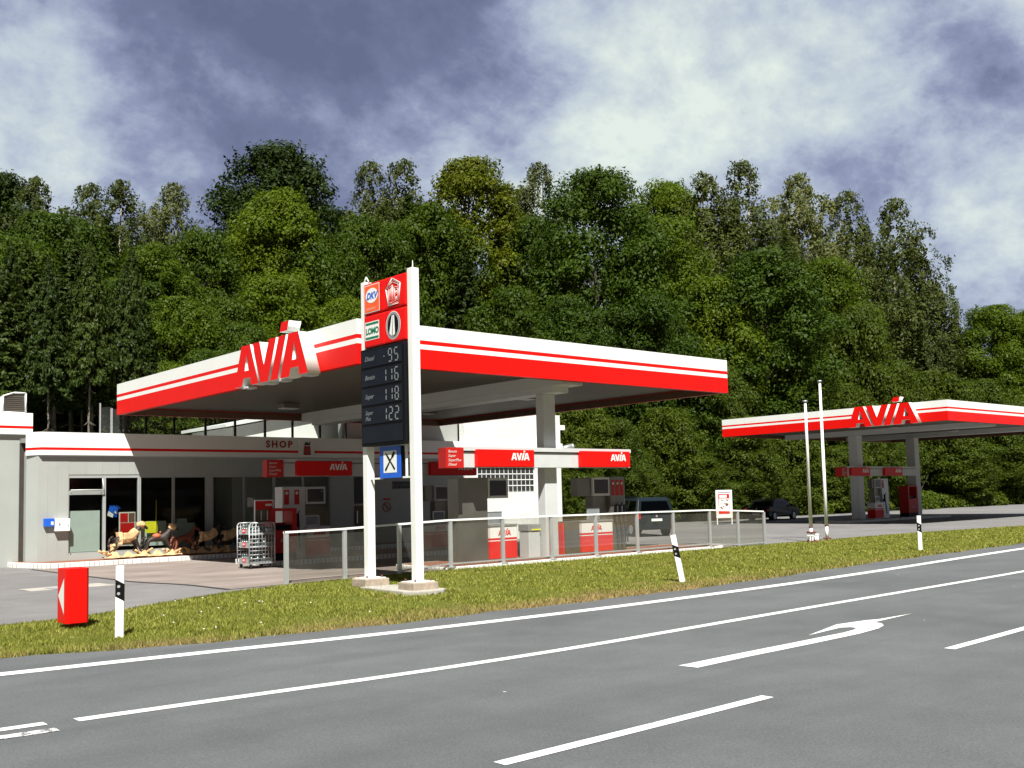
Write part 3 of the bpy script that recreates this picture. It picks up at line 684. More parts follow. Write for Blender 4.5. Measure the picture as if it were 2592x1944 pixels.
part('panel_joint', 'frame_grey', seams)
def white_wall(mb):
    # brick front with an opening for the glass blocks
    mb.box(27.6, 28.34, Yw - .02, Yw + .3, .0, 3.66); mb.box(31.74, 33.42, Yw - .02, Yw + .3, .0, 3.66)
    mb.box(28.34, 31.74, Yw - .02, Yw + .3, .0, 2.14); mb.box(28.34, 31.74, Yw - .02, Yw + .3, 3.24, 3.66)
    mb.box(27.6, 33.42, Yw - .02, Yw + .3, 3.661, 5.72); mb.box(33.17, 33.42, Yw + .3, 42, 0, 5.72)
part('brick_wall', 'painted_brick', white_wall)
part('side_wall', 'wall_grey', lambda mb: mb.box(21.7, 27.595, Yw + .42, Yw + .7, 3.7, 5.6))
def gb(mb):
    nx, nz = 13, 4
    for i in range(nx):
        for j in range(nz):
            a = 28.36 + i * 3.36 / nx; b = 2.16 + j * 1.06 / nz; mb.box(a + .025, a + 3.36 / nx - .02, Yw + .04, Yw + .12, b + .022, b + 1.06 / nz - .018)
glass('block_glass', (.22, .24, .24), .25, .12, (.25, .26, .25))
gw = part('glass_block_window', 'block_glass', gb)
part('mortar_grid', 'white_render', lambda mb: mb.box(28.345, 31.735, Yw + .125, Yw + .16, 2.145, 3.235), gw)
def gbr(mb):
    for i in range(14): a = 28.36 + i * 3.36 / 13; mb.box(a - .018, a + .018, Yw + .05, Yw + .10, 2.15, 3.23)
    for j in range(1, 4): b = 2.16 + j * 1.06 / 4; mb.box(28.36, 31.72, Yw + .035, Yw + .048, b - .02, b + .018)
part('mortar_ribs', 'sign_white', gbr, gw)
# small glass block light in the shaded wall
part('small_block_window', 'block_glass', lambda mb: [mb.box(23.82 + i * .15, 23.95 + i * .15, Yw - .02, Yw - .004, 2.36 + j * .16, 2.50 + j * .16) for i in range(6) for j in range(2)])
def fasc(mb):
    zs = (3.62, 3.78, 3.87, 4.37); y1, y2 = Yw - .13, Yw + .0
    for k in range(3):
        m_ = 1 if k == 1 else 0
        mb.box(10.10, 33.45, y1, Yw - .025, zs[k], zs[k + 1], m_)
        mb.prism([(10.10, y1), (10.10, Yw - .025), (9.90, 35.45), (9.78, 35.42)], zs[k], zs[k + 1], m_)
part('fascia', ['sign_white', 'red_panel'], fasc)
def gut(mb): mb.box(10.1, 33.4, Yw - .10, Yw - .025, 3.58, 3.617); mb.box(10.05, 27.59, Yw - .024, Yw + .41, 3.76, 4.30)
part('parapet', 'light_grey', gut)
part('roof', 'roof', lambda mb: (mb.box(9.75, 33.15, Yw + .72, 42, 4.05, 4.2), mb.box(21.75, 33.1, Yw + .72, 41.9, 5.45, 5.58)))
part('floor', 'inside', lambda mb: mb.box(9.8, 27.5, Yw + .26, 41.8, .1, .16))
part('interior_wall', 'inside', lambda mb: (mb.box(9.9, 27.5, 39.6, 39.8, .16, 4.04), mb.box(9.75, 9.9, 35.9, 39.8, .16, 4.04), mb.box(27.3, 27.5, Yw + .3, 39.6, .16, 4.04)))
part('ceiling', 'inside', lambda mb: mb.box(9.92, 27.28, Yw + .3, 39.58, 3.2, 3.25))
# clerestory of tinted panes between the fascia roof and the canopy
xs = [12.45, 13.61, 14.62, 15.79, 16.94, 18.15, 19.31, 20.51, 21.68]
for a, b in zip(xs[:-1], xs[1:]):
    wn = part('clerestory_window', 'roof_glass', lambda mb: mb.box(a + .03, b - .03, Yw + .10, Yw + .115, 4.375, 5.22))
    part('frame', 'black', lambda mb: (mb.box(b - .028, b + .028, Yw + .06, Yw + .16, 4.375, 5.24)), wn)
part('clerestory_post', 'alu', lambda mb: (mb.box(12.18, 12.22, Yw + .55, Yw + .6, 4.2, 5.45), mb.box(12.40, 12.448, Yw + .06, Yw + .16, 4.3, 5.24)))
part('clerestory_window', 'roof_glass', lambda mb: mb.quad((12.20, Yw + .6, 4.2), (12.44, Yw + .12, 4.2), (12.44, Yw + .12, 5.3), (12.20, Yw + .6, 5.3)))
# shop windows: pane with its own frame
Wn = [(11.03, 12.12, 'split'), (12.22, 13.30, ''), (13.41, 14.52, ''), (14.61, 15.75, ''), (16.05, 17.20, ''), (17.29, 18.42, ''), (18.52, 19.65, ''), (19.75, 20.86, '')]
for a, b, k in Wn:
    z0 = .34
    def fr(mb):
        mb.box(a - .05, a, Yw + .02, Yw + .10, z0, 2.98); mb.box(b, b + .05, Yw + .02, Yw + .10, z0, 2.98)
        mb.box(a, b, Yw + .02, Yw + .10, z0, z0 + .07); mb.box(a, b, Yw + .02, Yw + .10, 2.87, 2.98)
        if k: mb.box(a, b, Yw + .018, Yw + .098, 2.31, 2.45)
    wn = part('window', 'frame_grey', fr)
    if k:
        part('pane', 'shop_glass', lambda mb: mb.box(a, b, Yw + .055, Yw + .065, z0 + .07, 2.31), wn)
        def tilt(mb):
            mb.quad((a + .02, Yw - .10, 2.47), (b - .02, Yw - .10, 2.47), (b - .02, Yw + .03, 2.85), (a + .02, Yw + .03, 2.85))
        part('vent_pane', 'shop_glass', tilt, wn)
        part('vent_frame', 'sign_white', lambda mb: (mb.tube((a + .01, Yw - .10, 2.47), (b - .01, Yw - .10, 2.47), .018, n=4), mb.tube((b - .01, Yw - .10, 2.47), (b - .01, Yw + .03, 2.85), .014, n=4)), wn)
        part('screw', 'black', lambda mb: [mb.ball((x, Yw + .015, z), .018, n=6) for x in (a + .06, b - .06) for z in (2.37, .38)], wn)
    else:
        part('pane', 'shop_glass', lambda mb: mb.box(a, b, Yw + .055, Yw + .065, z0 + .07, 2.87), wn)
part('wide_mullion', 'frame_grey', lambda mb: mb.box(15.805, 15.995, Yw - .01, Yw + .12, .34, 2.975))
dr = part('door', 'frame_grey', lambda mb: (mb.box(21.905, 21.99, Yw + .04, Yw + .12, .12, 2.97), mb.box(22.80, 22.895, Yw + .04, Yw + .12, .12, 2.97), mb.box(21.99, 22.80, Yw + .04, Yw + .12, 2.85, 2.97), mb.box(21.99, 22.80, Yw + .04, Yw + .12, .12, .3), mb.box(21.99, 22.80, Yw + .04, Yw + .12, 1.7, 1.78)))
part('pane', 'shop_glass', lambda mb: mb.box(21.99, 22.80, Yw + .075, Yw + .085, .3, 2.85), dr)
part('handle', 'alu', lambda mb: mb.box(22.08, 22.12, Yw - .03, Yw + .03, 1.0, 1.5), dr)
# lettering and the shopping bag emblem on the fascia
ls = text('shop_sign', 'SHOP', .36, 'red_dark', FX(18.06, Yw - .136, 3.98), None, bold=.012, spacing=1.35, depth=.01); prop(ls, 'red word SHOP on the white fascia over the shop windows', 'sign')
t = empty('bag_sign', (19.75, Yw - .14, 3.65), 'square white board with a red shopping bag emblem beside the word SHOP', 'sign')
mb = MB(); mb.box(19.42, 20.08, Yw - .20, Yw - .135, 3.63, 4.33); mb.build('board', 'sign_white', t)
mb = MB(); mb.prism([(19.60, 3.70), (19.92, 3.70), (19.89, 4.04), (19.63, 4.04)], Yw - .215, Yw - .203, axis='y'); mb.build('bag', 'red_dark', t)
mb = MB()
for x, z, r_ in ((19.68, 4.10, .045), (19.76, 4.14, .06), (19.84, 4.11, .05), (19.70, 4.17, .03), (19.88, 4.17, .03)): mb.ball((x, Yw - .21, z), r_, sy=.2, n=8)
mb.build('groceries', 'horse_dark', t)
# left wing
wing = empty('left_wing', (6, 36, 0), 'taller grey building wing with white and red banded fascia at the left edge', 'building')
def lw(mb): mb.box(3.0, 10.0, 36.0, 42, .0, 4.35)
part('wall', 'wall_grey', lw, wing)
def lf(mb):
    for k, (a, b) in enumerate(((4.34, 4.53), (4.53, 4.62), (4.62, 5.05))): mb.box(2.8, 10.12, 35.88, 42.2, a, b, 1 if k == 1 else 0)
part('fascia', ['sign_white', 'red_panel'], lf, wing)
part('wall_joint', 'frame_grey', lambda mb: [mb.box(x - .006, x + .006, 35.99, 36.002, .1, 4.33) for x in (6.2, 7.6, 8.7)], wing)
t = empty('roof_vent', (9.5, 36.2, 5.05), 'small dark louvre box with white frame standing on the left wing roof', 'roof vent')
P0 = [(9.22, 5.06), (9.92, 5.06), (9.92, 5.72), (9.55, 5.72), (9.22, 5.60)]
def fr(mb):
    for i, (p, q) in enumerate(zip(P0, P0[1:] + P0[:1])): mb.tube((p[0], 36.0, p[1]), (q[0], 36.0, q[1]), .035, n=4)
    for i, (p, q) in enumerate(zip(P0, P0[1:] + P0[:1])): mb.quad((p[0], 36.0, p[1]), (q[0], 36.0, q[1]), (q[0], 36.7, q[1]), (p[0], 36.7, p[1]))
part('frame', 'sign_white', fr, t)
part('louvre', 'steel', lambda mb: (mb.prism(P0, 36.02, 36.05, axis='y'), [mb.box(9.28, 9.88, 36.0, 36.018, 5.12 + i * .065, 5.135 + i * .065) for i in range(8)]), t)
# white hall behind the shop
hall = empty('hall_building', (26, 39.5, 0), 'white rendered hall with low gable roof seen through the panes above the shop fascia', 'hall')
def hw(mb):
    P_ = [(18.2, 0), (32.8, 0), (32.8, 6.2), (25.5, 6.4), (18.2, 4.95)]; mb.prism(P_, 38.0, 41.8, axis='y')
part('wall', 'white_render', hw, hall)
part('roof', 'white_paint', lambda mb: mb.prism([(17.8, 4.93), (25.5, 6.46), (33.0, 6.25), (33.0, 6.38), (25.5, 6.6), (17.8, 5.05)], 37.7, 42, axis='y'), hall)
# raised walk with white brick edging
t = empty('shop_walk', (10, 33.7, 0), 'raised reddish tiled walk edged with white upright bricks before the shop windows', 'walkway')
W0 = [(9.42, 35.99), (9.45, 35.6), (10.0, 33.75), (10.4, 33.62), (27.3, 33.62), (27.3, 35.0), (10.02, 35.0), (9.80, 35.5), (9.82, 35.99)]
part('kerb', 'white_brick', lambda mb: mb.prism(W0, -.02, .165), t, .02)
part('paving', 'tile_red', lambda mb: mb.prism([(9.55, 35.98), (9.57, 35.65), (10.13, 33.86), (10.45, 33.76), (27.2, 33.76), (27.2, 34.99), (10.04, 34.99), (9.79, 35.49), (9.8, 35.98)], .14, .170), t)
# boxes on the wall
t = empty('letter_box', (10.38, Yw, 1.25), 'small blue box on the grey wall beside the white box', 'letter box')
part('housing', 'blue', lambda mb: mb.box(10.22, 10.53, Yw - .14, Yw - .002, 1.30, 1.56), t, .01)
part('label', 'pale_paper', lambda mb: mb.box(10.42, 10.50, Yw - .146, Yw - .1405, 1.35, 1.46), t)
t = empty('night_safe', (10.77, Yw, 1.25), 'white metal box on the grey wall under the first shop window', 'wall box')
part('housing', 'white_paint', lambda mb: mb.box(10.54, 11.0, Yw - .20, Yw - .002, 1.14, 1.54), t, .01)
part('lock', 'black', lambda mb: (mb.box(10.66, 10.69, Yw - .21, Yw - .2, 1.32, 1.40), mb.box(10.94, 10.96, Yw - .21, Yw - .2, 1.3, 1.34)), t)
# floodlights and horn at the right end of the white wall
t = empty('floodlight', (33.5, 35.3, 5.0), 'white floodlight on a bent arm at the top right corner of the white wall', 'floodlight')
part('lamp_head', 'sign_white', lambda mb: mb.box(33.46, 33.72, 34.95, 35.15, 5.02, 5.25), t, .02)
part('arm', 'black', lambda mb: mb.path([(33.42, 35.05, 4.6), (33.5, 35.05, 4.85), (33.6, 35.05, 5.02)], .03), t)
for i, (z, a) in enumerate(((4.16, .35), (3.86, .0))):
    t = empty('horn_loudspeaker', (33.5, 35.2, z), ('upper' if i == 0 else 'lower') + ' grey horn shaped loudspeaker at the right end of the white wall', 'loudspeaker', 'horns on the wall end')
    part('horn', 'metal_grey', lambda mb: (mb.tube((33.5, 35.1, z), (33.95, 34.8, z + .12 - a * .2), .07, .15, n=14), mb.tube((33.95, 34.8, z + .12 - a * .2), (34.05, 34.74, z + .14 - a * .2), .15, .16, n=14)), t)
    part('bracket', 'black', lambda mb: mb.path([(33.4, 35.2, z - .05), (33.55, 35.1, z)], .03), t)
# signs on the shaded wall
t = empty('no_smoking_sign', (23.5, Yw, 1.6), 'round red ring prohibition sign on the shaded grey wall between the price sign posts', 'sign')
part('ring', 'red_dull', lambda mb: [mb.tube((23.52 + .19 * math.cos(a), Yw - .01, 1.62 + .19 * math.sin(a)), (23.52 + .19 * math.cos(a + .4), Yw - .01, 1.62 + .19 * math.sin(a + .4)), .016, n=5) for a in np.arange(0, 6.28, .4)], t)
part('bar', 'red_dull', lambda mb: mb.tube((23.39, Yw - .02, 1.75), (23.65, Yw - .02, 1.49), .014, n=5), t)
part('figure', 'letter_grey', lambda mb: mb.box(23.48, 23.56, Yw - .012, Yw - .003, 1.52, 1.74), t)
part('caption', 'red_dull', lambda mb: mb.box(23.36, 23.70, Yw - .01, Yw - .003, 1.90, 1.97), t)
# things inside, behind the panes
def thing(name, mats, f, label, cat, group=None, origin=None, bevel=0.0):
    mb = MB(); f(mb); c = np.mean(np.array(mb.v), 0); o = mb.build(name, mats, None, bevel, origin=(c[0], c[1], min(v_[2] for v_ in mb.v))); return prop(o, label, cat, group)
thing('counter_panel', 'inside_pale', lambda mb: mb.box(11.06, 12.06, 35.13, 35.16, .42, 1.78), 'pale blue grey board standing inside the first shop window', 'board')
t = empty('window_poster', (13.0, 35.2, .6), 'red and white poster on an easel inside the second shop window', 'poster')
part('frame', 'pale_paper', lambda mb: mb.box(12.72, 13.28, 35.18, 35.20, .55, 1.70), t)
part('print', ['red_dull', 'box_brown'], lambda mb: (mb.box(12.76, 13.02, 35.168, 35.178, 1.36, 1.66, 0), mb.box(13.05, 13.25, 35.168, 35.178, 1.36, 1.66, 1), mb.box(12.76, 13.24, 35.168, 35.178, .95, 1.33, 0), mb.box(12.76, 13.24, 35.168, 35.178, .60, .92, 1)), t)
thing('notice_sheet', 'yellow', lambda mb: mb.box(13.68, 14.10, 35.30, 35.32, .95, 1.35), 'yellow sheet in the third shop window behind the black rocking horse', 'notice')
thing('pennant_pole', 'yellow', lambda mb: mb.tube((14.05, 35.28, .5), (14.05, 35.28, 2.1), .014, n=6), 'thin yellow stick upright behind the third shop window', 'stick')
thing('display_table', 'inside_pale', lambda mb: (mb.box(13.45, 14.5, 35.5, 36.1, .5, 1.35), mb.box(14.7, 15.6, 35.6, 36.2, .4, 1.25), mb.box(15.0, 15.35, 35.7, 35.95, 1.25, 1.40)), 'pale display counter inside the third and fourth shop windows', 'counter')
thing('magazine_fan', ['pale_paper', 'blue'], lambda mb: [mb.quad((12.32 + i * .05, 35.2 + i * .02, 1.6 + (i % 3) * .12), (12.52 + i * .05, 35.2 + i * .02, 1.52 + (i % 3) * .13), (12.55 + i * .05, 35.22, 1.64 + (i % 2) * .2), (12.38 + i * .05, 35.22, 1.75 + (i % 2) * .2), i % 2) for i in range(6)], 'crumpled white paper bow hanging inside the second shop window', 'decoration')
for i, (x, z) in enumerate(((17.5, 1.95), (18.0, 1.75), (18.22, 1.85))):
    thing('paper_notice', 'pale_paper', lambda mb: mb.box(x - .12, x + .12, Yw + .045, Yw + .052, z - .18, z + .16), ('leftmost', 'lowest', 'rightmost')[i] + ' of three small paper notices on the sixth shop window', 'notice', 'notices on the shop window')

# ================================================================ PRICE SIGN PYLON
py = empty('price_sign', (11.62, 17.1, .1), 'tall white twin post price sign with red emblem boxes and black price board', 'price sign')
PX = 11.62
for y_, h_ in ((17.93, 6.44), (16.25, 6.44)):
    o = part('post', 'sign_white', lambda mb: mb.box(PX - .085, PX + .085, y_ - .085, y_ + .085, .30, h_ + (.0 if y_ > 17 else -.0)), py, .008)
    part('foot_plate', 'sign_white', lambda mb: mb.box(PX - .24, PX + .24, y_ - .22, y_ + .22, .285, .30), o)
    part('plinth', 'old_stone', lambda mb: mb.prism([(PX - .29, y_ - .27), (PX + .28, y_ - .29), (PX + .30, y_ + .27), (PX - .27, y_ + .29)], .1, .283), o, .02)
    part('bolt', 'rust', lambda mb: [mb.tube((PX + a, y_ + b, .30), (PX + a, y_ + b, .345), .018, n=6) for a in (-.18, .18) for b in (-.16, .16)], o)
part('lifting_eye', 'sign_white', lambda mb: mb.path([(PX, 18.03, 6.44), (PX, 17.93, 6.56), (PX, 17.83, 6.44)], .014), py)
part('spike', 'sign_white', lambda mb: mb.tube((PX, 16.25, 6.44), (PX, 16.25, 6.60), .02, .004, n=6), py)
part('base_slab', 'concrete', lambda mb: mb.prism([(11.22, 17.7), (11.16, 16.1), (11.32, 15.85), (11.9, 15.80), (12.06, 15.95), (12.0, 17.6)], .02, .145), py, .02)
Yl, Yr = 17.84, 16.345; Ym = (Yl + Yr) / 2
bx = {}
for i, (ya, yb) in enumerate(((Yl, Ym + .006), (Ym - .006, Yr))):
    for j, (za, zb) in enumerate(((5.71, 6.36), (5.02, 5.685))):
        bx[i, j] = part('emblem_box', 'red_panel', lambda mb: mb.box(PX - .13, PX + .07, yb, ya, za, zb), py, .035)
XF = PX - .133
def FS(y, z): return FL(XF, y, z)
e = bx[0, 0]
flat_shape('emblem', [[(0, 0), (.56, 0), (.56, .58), (0, .58)]], 'sign_white', FL(XF, 17.80, 5.74), e)
flat_shape('emblem_field', [[(.015, .015), (.545, .015), (.545, .565), (.015, .565)]], 'orange_red', FL(XF - .003, 17.80, 5.74), e)
flat_shape('emblem_oval', [[(.28 + .225 * math.cos(a), .35 + .155 * math.sin(a)) for a in np.linspace(0, 6.1, 28)]], 'sign_white', FL(XF - .006, 17.80, 5.74), e)
text('lettering', 'DKV', .19, 'blue', FL(XF - .009, 17.715, 6.02), e, shear=.3, bold=.008)
text('lettering', 'EURO SERVICE', .052, 'pale_paper', FL(XF - .006, 17.73, 5.80), e)
e = bx[1, 0]
pent = lambda s_: [((x - .31) * s_ + .31, (y - .30) * s_ + .30) for x, y in ((.07, .40), (.30, .60), (.58, .46), (.52, .06), (.16, .05))]
def outline(pts, t_, m_='sign_white', close=True):
    mb = MB(); P_ = [Vector((XF - .004, 17.075 - a_, 5.72 + b_)) for a_, b_ in pts]
    mb.path(P_ + ([P_[0]] if close else []), t_, n=4); return mb.build('emblem_line', m_, e)
outline(pent(1.0), .008); outline(pent(.90), .004, 'pale_paper')
outline([(.15, .37), (.19, .385), (.20, .17), (.245, .17), (.25, .405), (.29, .42), (.285, .11), (.18, .10)], .0045)
outline([(.315, .11), (.36, .11), (.36, .41), (.50, .39), (.505, .44), (.30, .52), (.13, .43), (.14, .405), (.31, .455)], .0045)
outline([(.39, .12), (.42, .12), (.425, .2), (.455, .2), (.46, .13), (.49, .13), (.50, .36), (.39, .37)], .0045)
outline([(.425, .26), (.455, .26), (.455, .32), (.425, .32)], .005)
e = bx[0, 1]
flat_shape('emblem', [[(0, 0), (.52, 0), (.52, .38), (0, .38)]], 'sign_white', FL(XF, 17.79, 5.17), e)
flat_shape('emblem_bar', [[(.02, .02), (.50, .02), (.50, .065), (.02, .065)]], 'green', FL(XF - .003, 17.79, 5.17), e)
flat_shape('emblem_bar', [[(.02, .315), (.50, .315), (.50, .36), (.02, .36)]], 'green', FL(XF - .003, 17.79, 5.17), e)
text('lettering', 'LOMO', .175, 'green', FL(XF - .003, 17.765, 5.295), e, bold=.008, spacing=.90)
e = bx[1, 1]
circ = lambda r_, rx=1: [(.31 + r_ * rx * math.cos(a), .33 + r_ * math.sin(a)) for a in np.linspace(0, 6.283, 40)[:-1]]
flat_shape('emblem', [circ(.285, .9)], 'sign_white', FL(XF, 17.075, 5.03), e)
flat_shape('emblem_ring', [circ(.272, .9), circ(.235, .88)], 'metal_grey', FL(XF - .003, 17.075, 5.03), e)
flat_shape('emblem_field', [circ(.225, .86)], 'black', FL(XF - .006, 17.075, 5.03), e)
flat_shape('emblem_road', [[(.18, .18), (.27, .11), (.315, .54), (.275, .53)]], 'sign_white', FL(XF - .009, 17.075, 5.03), e)
flat_shape('emblem_road', [[(.295, .11), (.385, .15), (.36, .53), (.325, .54)]], 'sign_white', FL(XF - .009, 17.075, 5.03), e)
# price board
bd = part('price_board', 'black', lambda mb: mb.box(PX - .16, PX + .10, 16.36, 17.94, 2.98, 4.99), py, .02)
XB = PX - .162
rows = ((4.60, 4.93, 'Diesel', ' 95'), (4.21, 4.54, 'Benzin', '116'), (3.82, 4.15, 'Super', '118'), (3.43, 3.76, 'Super\nPlus', '122'), (3.04, 3.37, '', ''))
SEG = {'0': 'abcdef', '1': 'bc', '2': 'abged', '5': 'afgcd', '6': 'afgedc', '8': 'abcdefg', '9': 'abcdfg'}
SP = {'a': (.0, 1.0, 1, 1.0), 'b': (1, .5, 1, 1), 'c': (1, 0, 1, .5), 'd': (0, 0, 1, 0), 'e': (0, 0, 0, .5), 'f': (0, .5, 0, 1), 'g': (0, .5, 1, .5)}
for za, zb, s_, d_ in rows:
    rp = part('price_row', 'board_black', lambda mb: mb.box(XB - .012, XB - .001, 16.44, 17.88, za, zb), bd, .004)
    if s_: text('lettering', s_, .135 if '\n' not in s_ else .12, 'letter_grey', FL(XB - .015, 17.76, za + (.13 if '\n' not in s_ else .19)), rp, shear=.35)
    for i, ch in enumerate(d_):
        if ch == ' ': continue
        mb = MB(); w_, h_ = .115, .25; y0 = 17.10 - i * .215; z0 = za + .04
        for g_ in SEG[ch]:
            x1, z1, x2, z2 = SP[g_]
            ya, yb = y0 - x1 * w_, y0 - x2 * w_; zc, zd = z0 + z1 * h_, z0 + z2 * h_
            if x1 == x2: mb.box(XB - .019, XB - .015, ya - .013, ya + .013, zc + .018, zd - .018)
            else: mb.box(XB - .019, XB - .015, yb + .016, ya - .016, zc - .013, zc + .013)
        mb.build('digit', 'digit', rp)
part('price_point', 'digit', lambda mb: mb.box(XB - .019, XB - .015, 17.03, 17.055, 4.75, 4.78), bd)
rs = empty('restaurant_sign', (11.55, 17.05, 2.3), 'blue framed white sign with crossed knife and fork hung under the price board', 'sign')
part('board', 'black', lambda mb: mb.box(PX - .05, PX + .05, 16.69, 17.41, 2.32, 2.95), rs, .01)
part('frame', 'blue', lambda mb: mb.box(PX - .063, PX - .051, 16.68, 17.42, 2.315, 2.955), rs)
part('field', 'sign_white', lambda mb: mb.box(PX - .067, PX - .0635, 16.82, 17.28, 2.42, 2.86), rs)
XR = PX - .070
def kn(a, b, wds): 
    a = np.array(a); b = np.array(b); d = (b - a) / np.linalg.norm(b - a); n_ = np.array((-d[1], d[0])); L_ = np.linalg.norm(b - a)
    return [tuple(a + d * L_ * t_ + n_ * w_) for t_, w_ in wds] + [tuple(a + d * L_ * t_ - n_ * w2) for t_, w_, w2 in [(q[0], q[1], q[2] if len(q) > 2 else q[1]) for q in wds][::-1]] if False else [tuple(a + d * L_ * t_ + n_ * w_) for t_, w_ in wds] + [tuple(a + d * L_ * t_ - n_ * w_) for t_, w_ in wds[::-1]]
flat_shape('knife', [kn((.08, .40), (.40, .06), [(0, .006), (.12, .022), (.45, .028), (.5, .014), (.55, .018), (1, .026)])], 'black', FL(XR, 17.28, 2.42), rs)
flat_shape('fork', [kn((.40, .41), (.07, .05), [(0, .028), (.12, .038), (.25, .030), (.32, .014), (.55, .014), (.6, .018), (1, .026)])], 'black', FL(XR - .003, 17.28, 2.42), rs)
part('cross_bar', 'sign_white', lambda mb: (mb.box(PX - .02, PX + .02, 17.42, 17.843, 2.30, 2.335), mb.box(PX - .02, PX + .02, 16.337, 16.68, 2.30, 2.335)), rs)
part('hanger', 'sign_white', lambda mb: mb.box(PX - .02, PX + .02, 16.55, 16.58, 2.336, 2.97), rs)

# ================================================================ GLASS FENCE
fe = empty('glass_fence', (20, 20.1, .2), 'low glass panelled fence with grey metal posts along the grass verge', 'fence')
fp = [(10.88, .10, 1.25), (12.35, .12, 1.27), (13.85, .13, 1.32), (15.37, .20, 1.37), (17.06, .205, 1.375), (18.77, .205, 1.37), (20.47, .205, 1.365), (22.18, .205, 1.37), (23.78, .205, 1.36), (25.52, .205, 1.355), (26.96, .12, 1.30), (28.37, .12, 1.24)]
for i, (x, zb, zt) in enumerate(fp):
    p_ = part('fence_post', 'alu', lambda mb: mb.box(x - .045, x + .045, 20.065, 20.135, zb, zt - .045), fe)
    part('base_plate', 'alu', lambda mb: mb.box(x - .11, x + .11, 20.02, 20.18, zb - .02, zb + .012), p_)
for (x0, b0, t0), (x1, b1, t1) in zip(fp[:-1], fp[1:]):
    mb = MB(); z0, z1 = b0 + .10, b1 + .10
    mb.quad((x0 + .05, 20.10, z0), (x1 - .05, 20.10, z1), (x1 - .05, 20.10, t1 - .05), (x0 + .05, 20.10, t0 - .05)); mb.build('glass_panel', 'fence_glass', fe)
mb = MB()
for (x0, b0, t0), (x1, b1, t1) in zip(fp[:-1], fp[1:]):
    mb.add([(x0 - .045, 20.055, t0 - .043), (x1 - .045, 20.055, t1 - .043), (x1 - .045, 20.145, t1 - .043), (x0 - .045, 20.145, t0 - .043), (x0 - .045, 20.055, t0), (x1 - .045, 20.055, t1), (x1 - .045, 20.145, t1), (x0 - .045, 20.145, t0)], [(0, 3, 2, 1), (4, 5, 6, 7), (0, 1, 5, 4), (2, 3, 7, 6)])
mb.build('top_rail', 'white_paint', fe)
mb = MB()
for (x0, b0, t0), (x1, b1, t1) in zip(fp[2:-1], fp[3:]):
    mb.add([(x0 + .05, 20.08, b0 + .06), (x1 - .05, 20.08, b1 + .06), (x1 - .05, 20.12, b1 + .06), (x0 + .05, 20.12, b0 + .06), (x0 + .05, 20.08, b0 + .095), (x1 - .05, 20.08, b1 + .095), (x1 - .05, 20.12, b1 + .095), (x0 + .05, 20.12, b0 + .095)], [(0, 3, 2, 1), (4, 5, 6, 7), (0, 1, 5, 4), (2, 3, 7, 6)])
mb.build('bottom_rail', 'alu', fe)

# ================================================================ DELINEATORS, ARROW BOX, POLES, POSTER
def delineator(x, y, label, rz, lean=(0, 0)):
    t = empty('delineator_post', (x, y, float(G(x, y)) - .02), label, 'road marker post', 'white road marker posts with black bands')
    t.rotation_euler = (lean[0], lean[1], rz)
    # cross-section: rounded triangle, flat face towards -Y local
    S = [(-.055, -.05), (.055, -.05), (.062, -.02), (.03, .055), (-.03, .055), (-.062, -.02)]
    def seg(mb, z0, z1, dz0=0, dz1=0):
        n = len(S); vs = [(a, b, z0 + dz0 * (a + .06) / .12) for a, b in S] + [(a, b, z1 + dz1 * (a + .06) / .12) for a, b in S]
        mb.add(vs, [tuple(range(n))[::-1], tuple(range(n, 2 * n))]); mb.add(vs, [(i, (i + 1) % n, n + (i + 1) % n, n + i) for i in range(n)])
    mb = MB(); seg(mb, 0, .60, 0, -.07); seg(mb, .84, 1.03, -.07, -.0); ob = mb.build('post', 'sign_white', t, .006, origin=(0, 0, 0)); 
    mb = MB(); seg(mb, .60, .84, -.07, -.07); mb.build('black_band', 'black', t, origin=(0, 0, 0)).scale = (1.01, 1.01, 1)
    mb = MB()
    for z in (.64, .74): mb.prism([(-.015 + .021 * math.cos(a), z + .021 * math.sin(a)) for a in np.linspace(0, 6.1, 12)], -.058, -.048, axis='y')
    r_ = mb.build('reflector', 'alu', t, origin=(0, 0, 0))
    for o in t.children: o.location = (0, 0, 0)
    return t
delineator(5.35, 14.75, 'white road marker post with black band in the grass right of the red arrow box', R(-25), (0, R(0.4)))
delineator(16.75, 13.95, 'leaning white road marker post with black band before the glass fence', R(-50), (R(2), R(-9.5)))
delineator(28.75, 14.95, 'upright white road marker post with black band in front of the far canopy', R(-50), (0, 0))

t = empty('arrow_box', (5.25, 16.2, float(G(5.2, 16.2))), 'red box on a short foot with a white arrow pointing left into the station', 'direction sign')
gz = float(G(5.2, 16.2))
part('foot', 'red_dark', lambda mb: mb.box(5.10, 5.23, 16.1, 16.3, gz - .03, gz + .09), t)
bxx = part('housing', 'red_panel', lambda mb: mb.prism([(4.99, 15.98), (5.03, 15.94), (5.29, 15.94), (5.33, 15.98), (5.33, 16.34), (5.29, 16.38), (5.03, 16.38), (4.99, 16.34)], gz + .085, gz + .90), t, .006)
flat_shape('arrow', [[(.30, .12), (.30, .66), (.03, .39)]], 'sign_white', FL(4.987, 16.33, gz + .10), t)

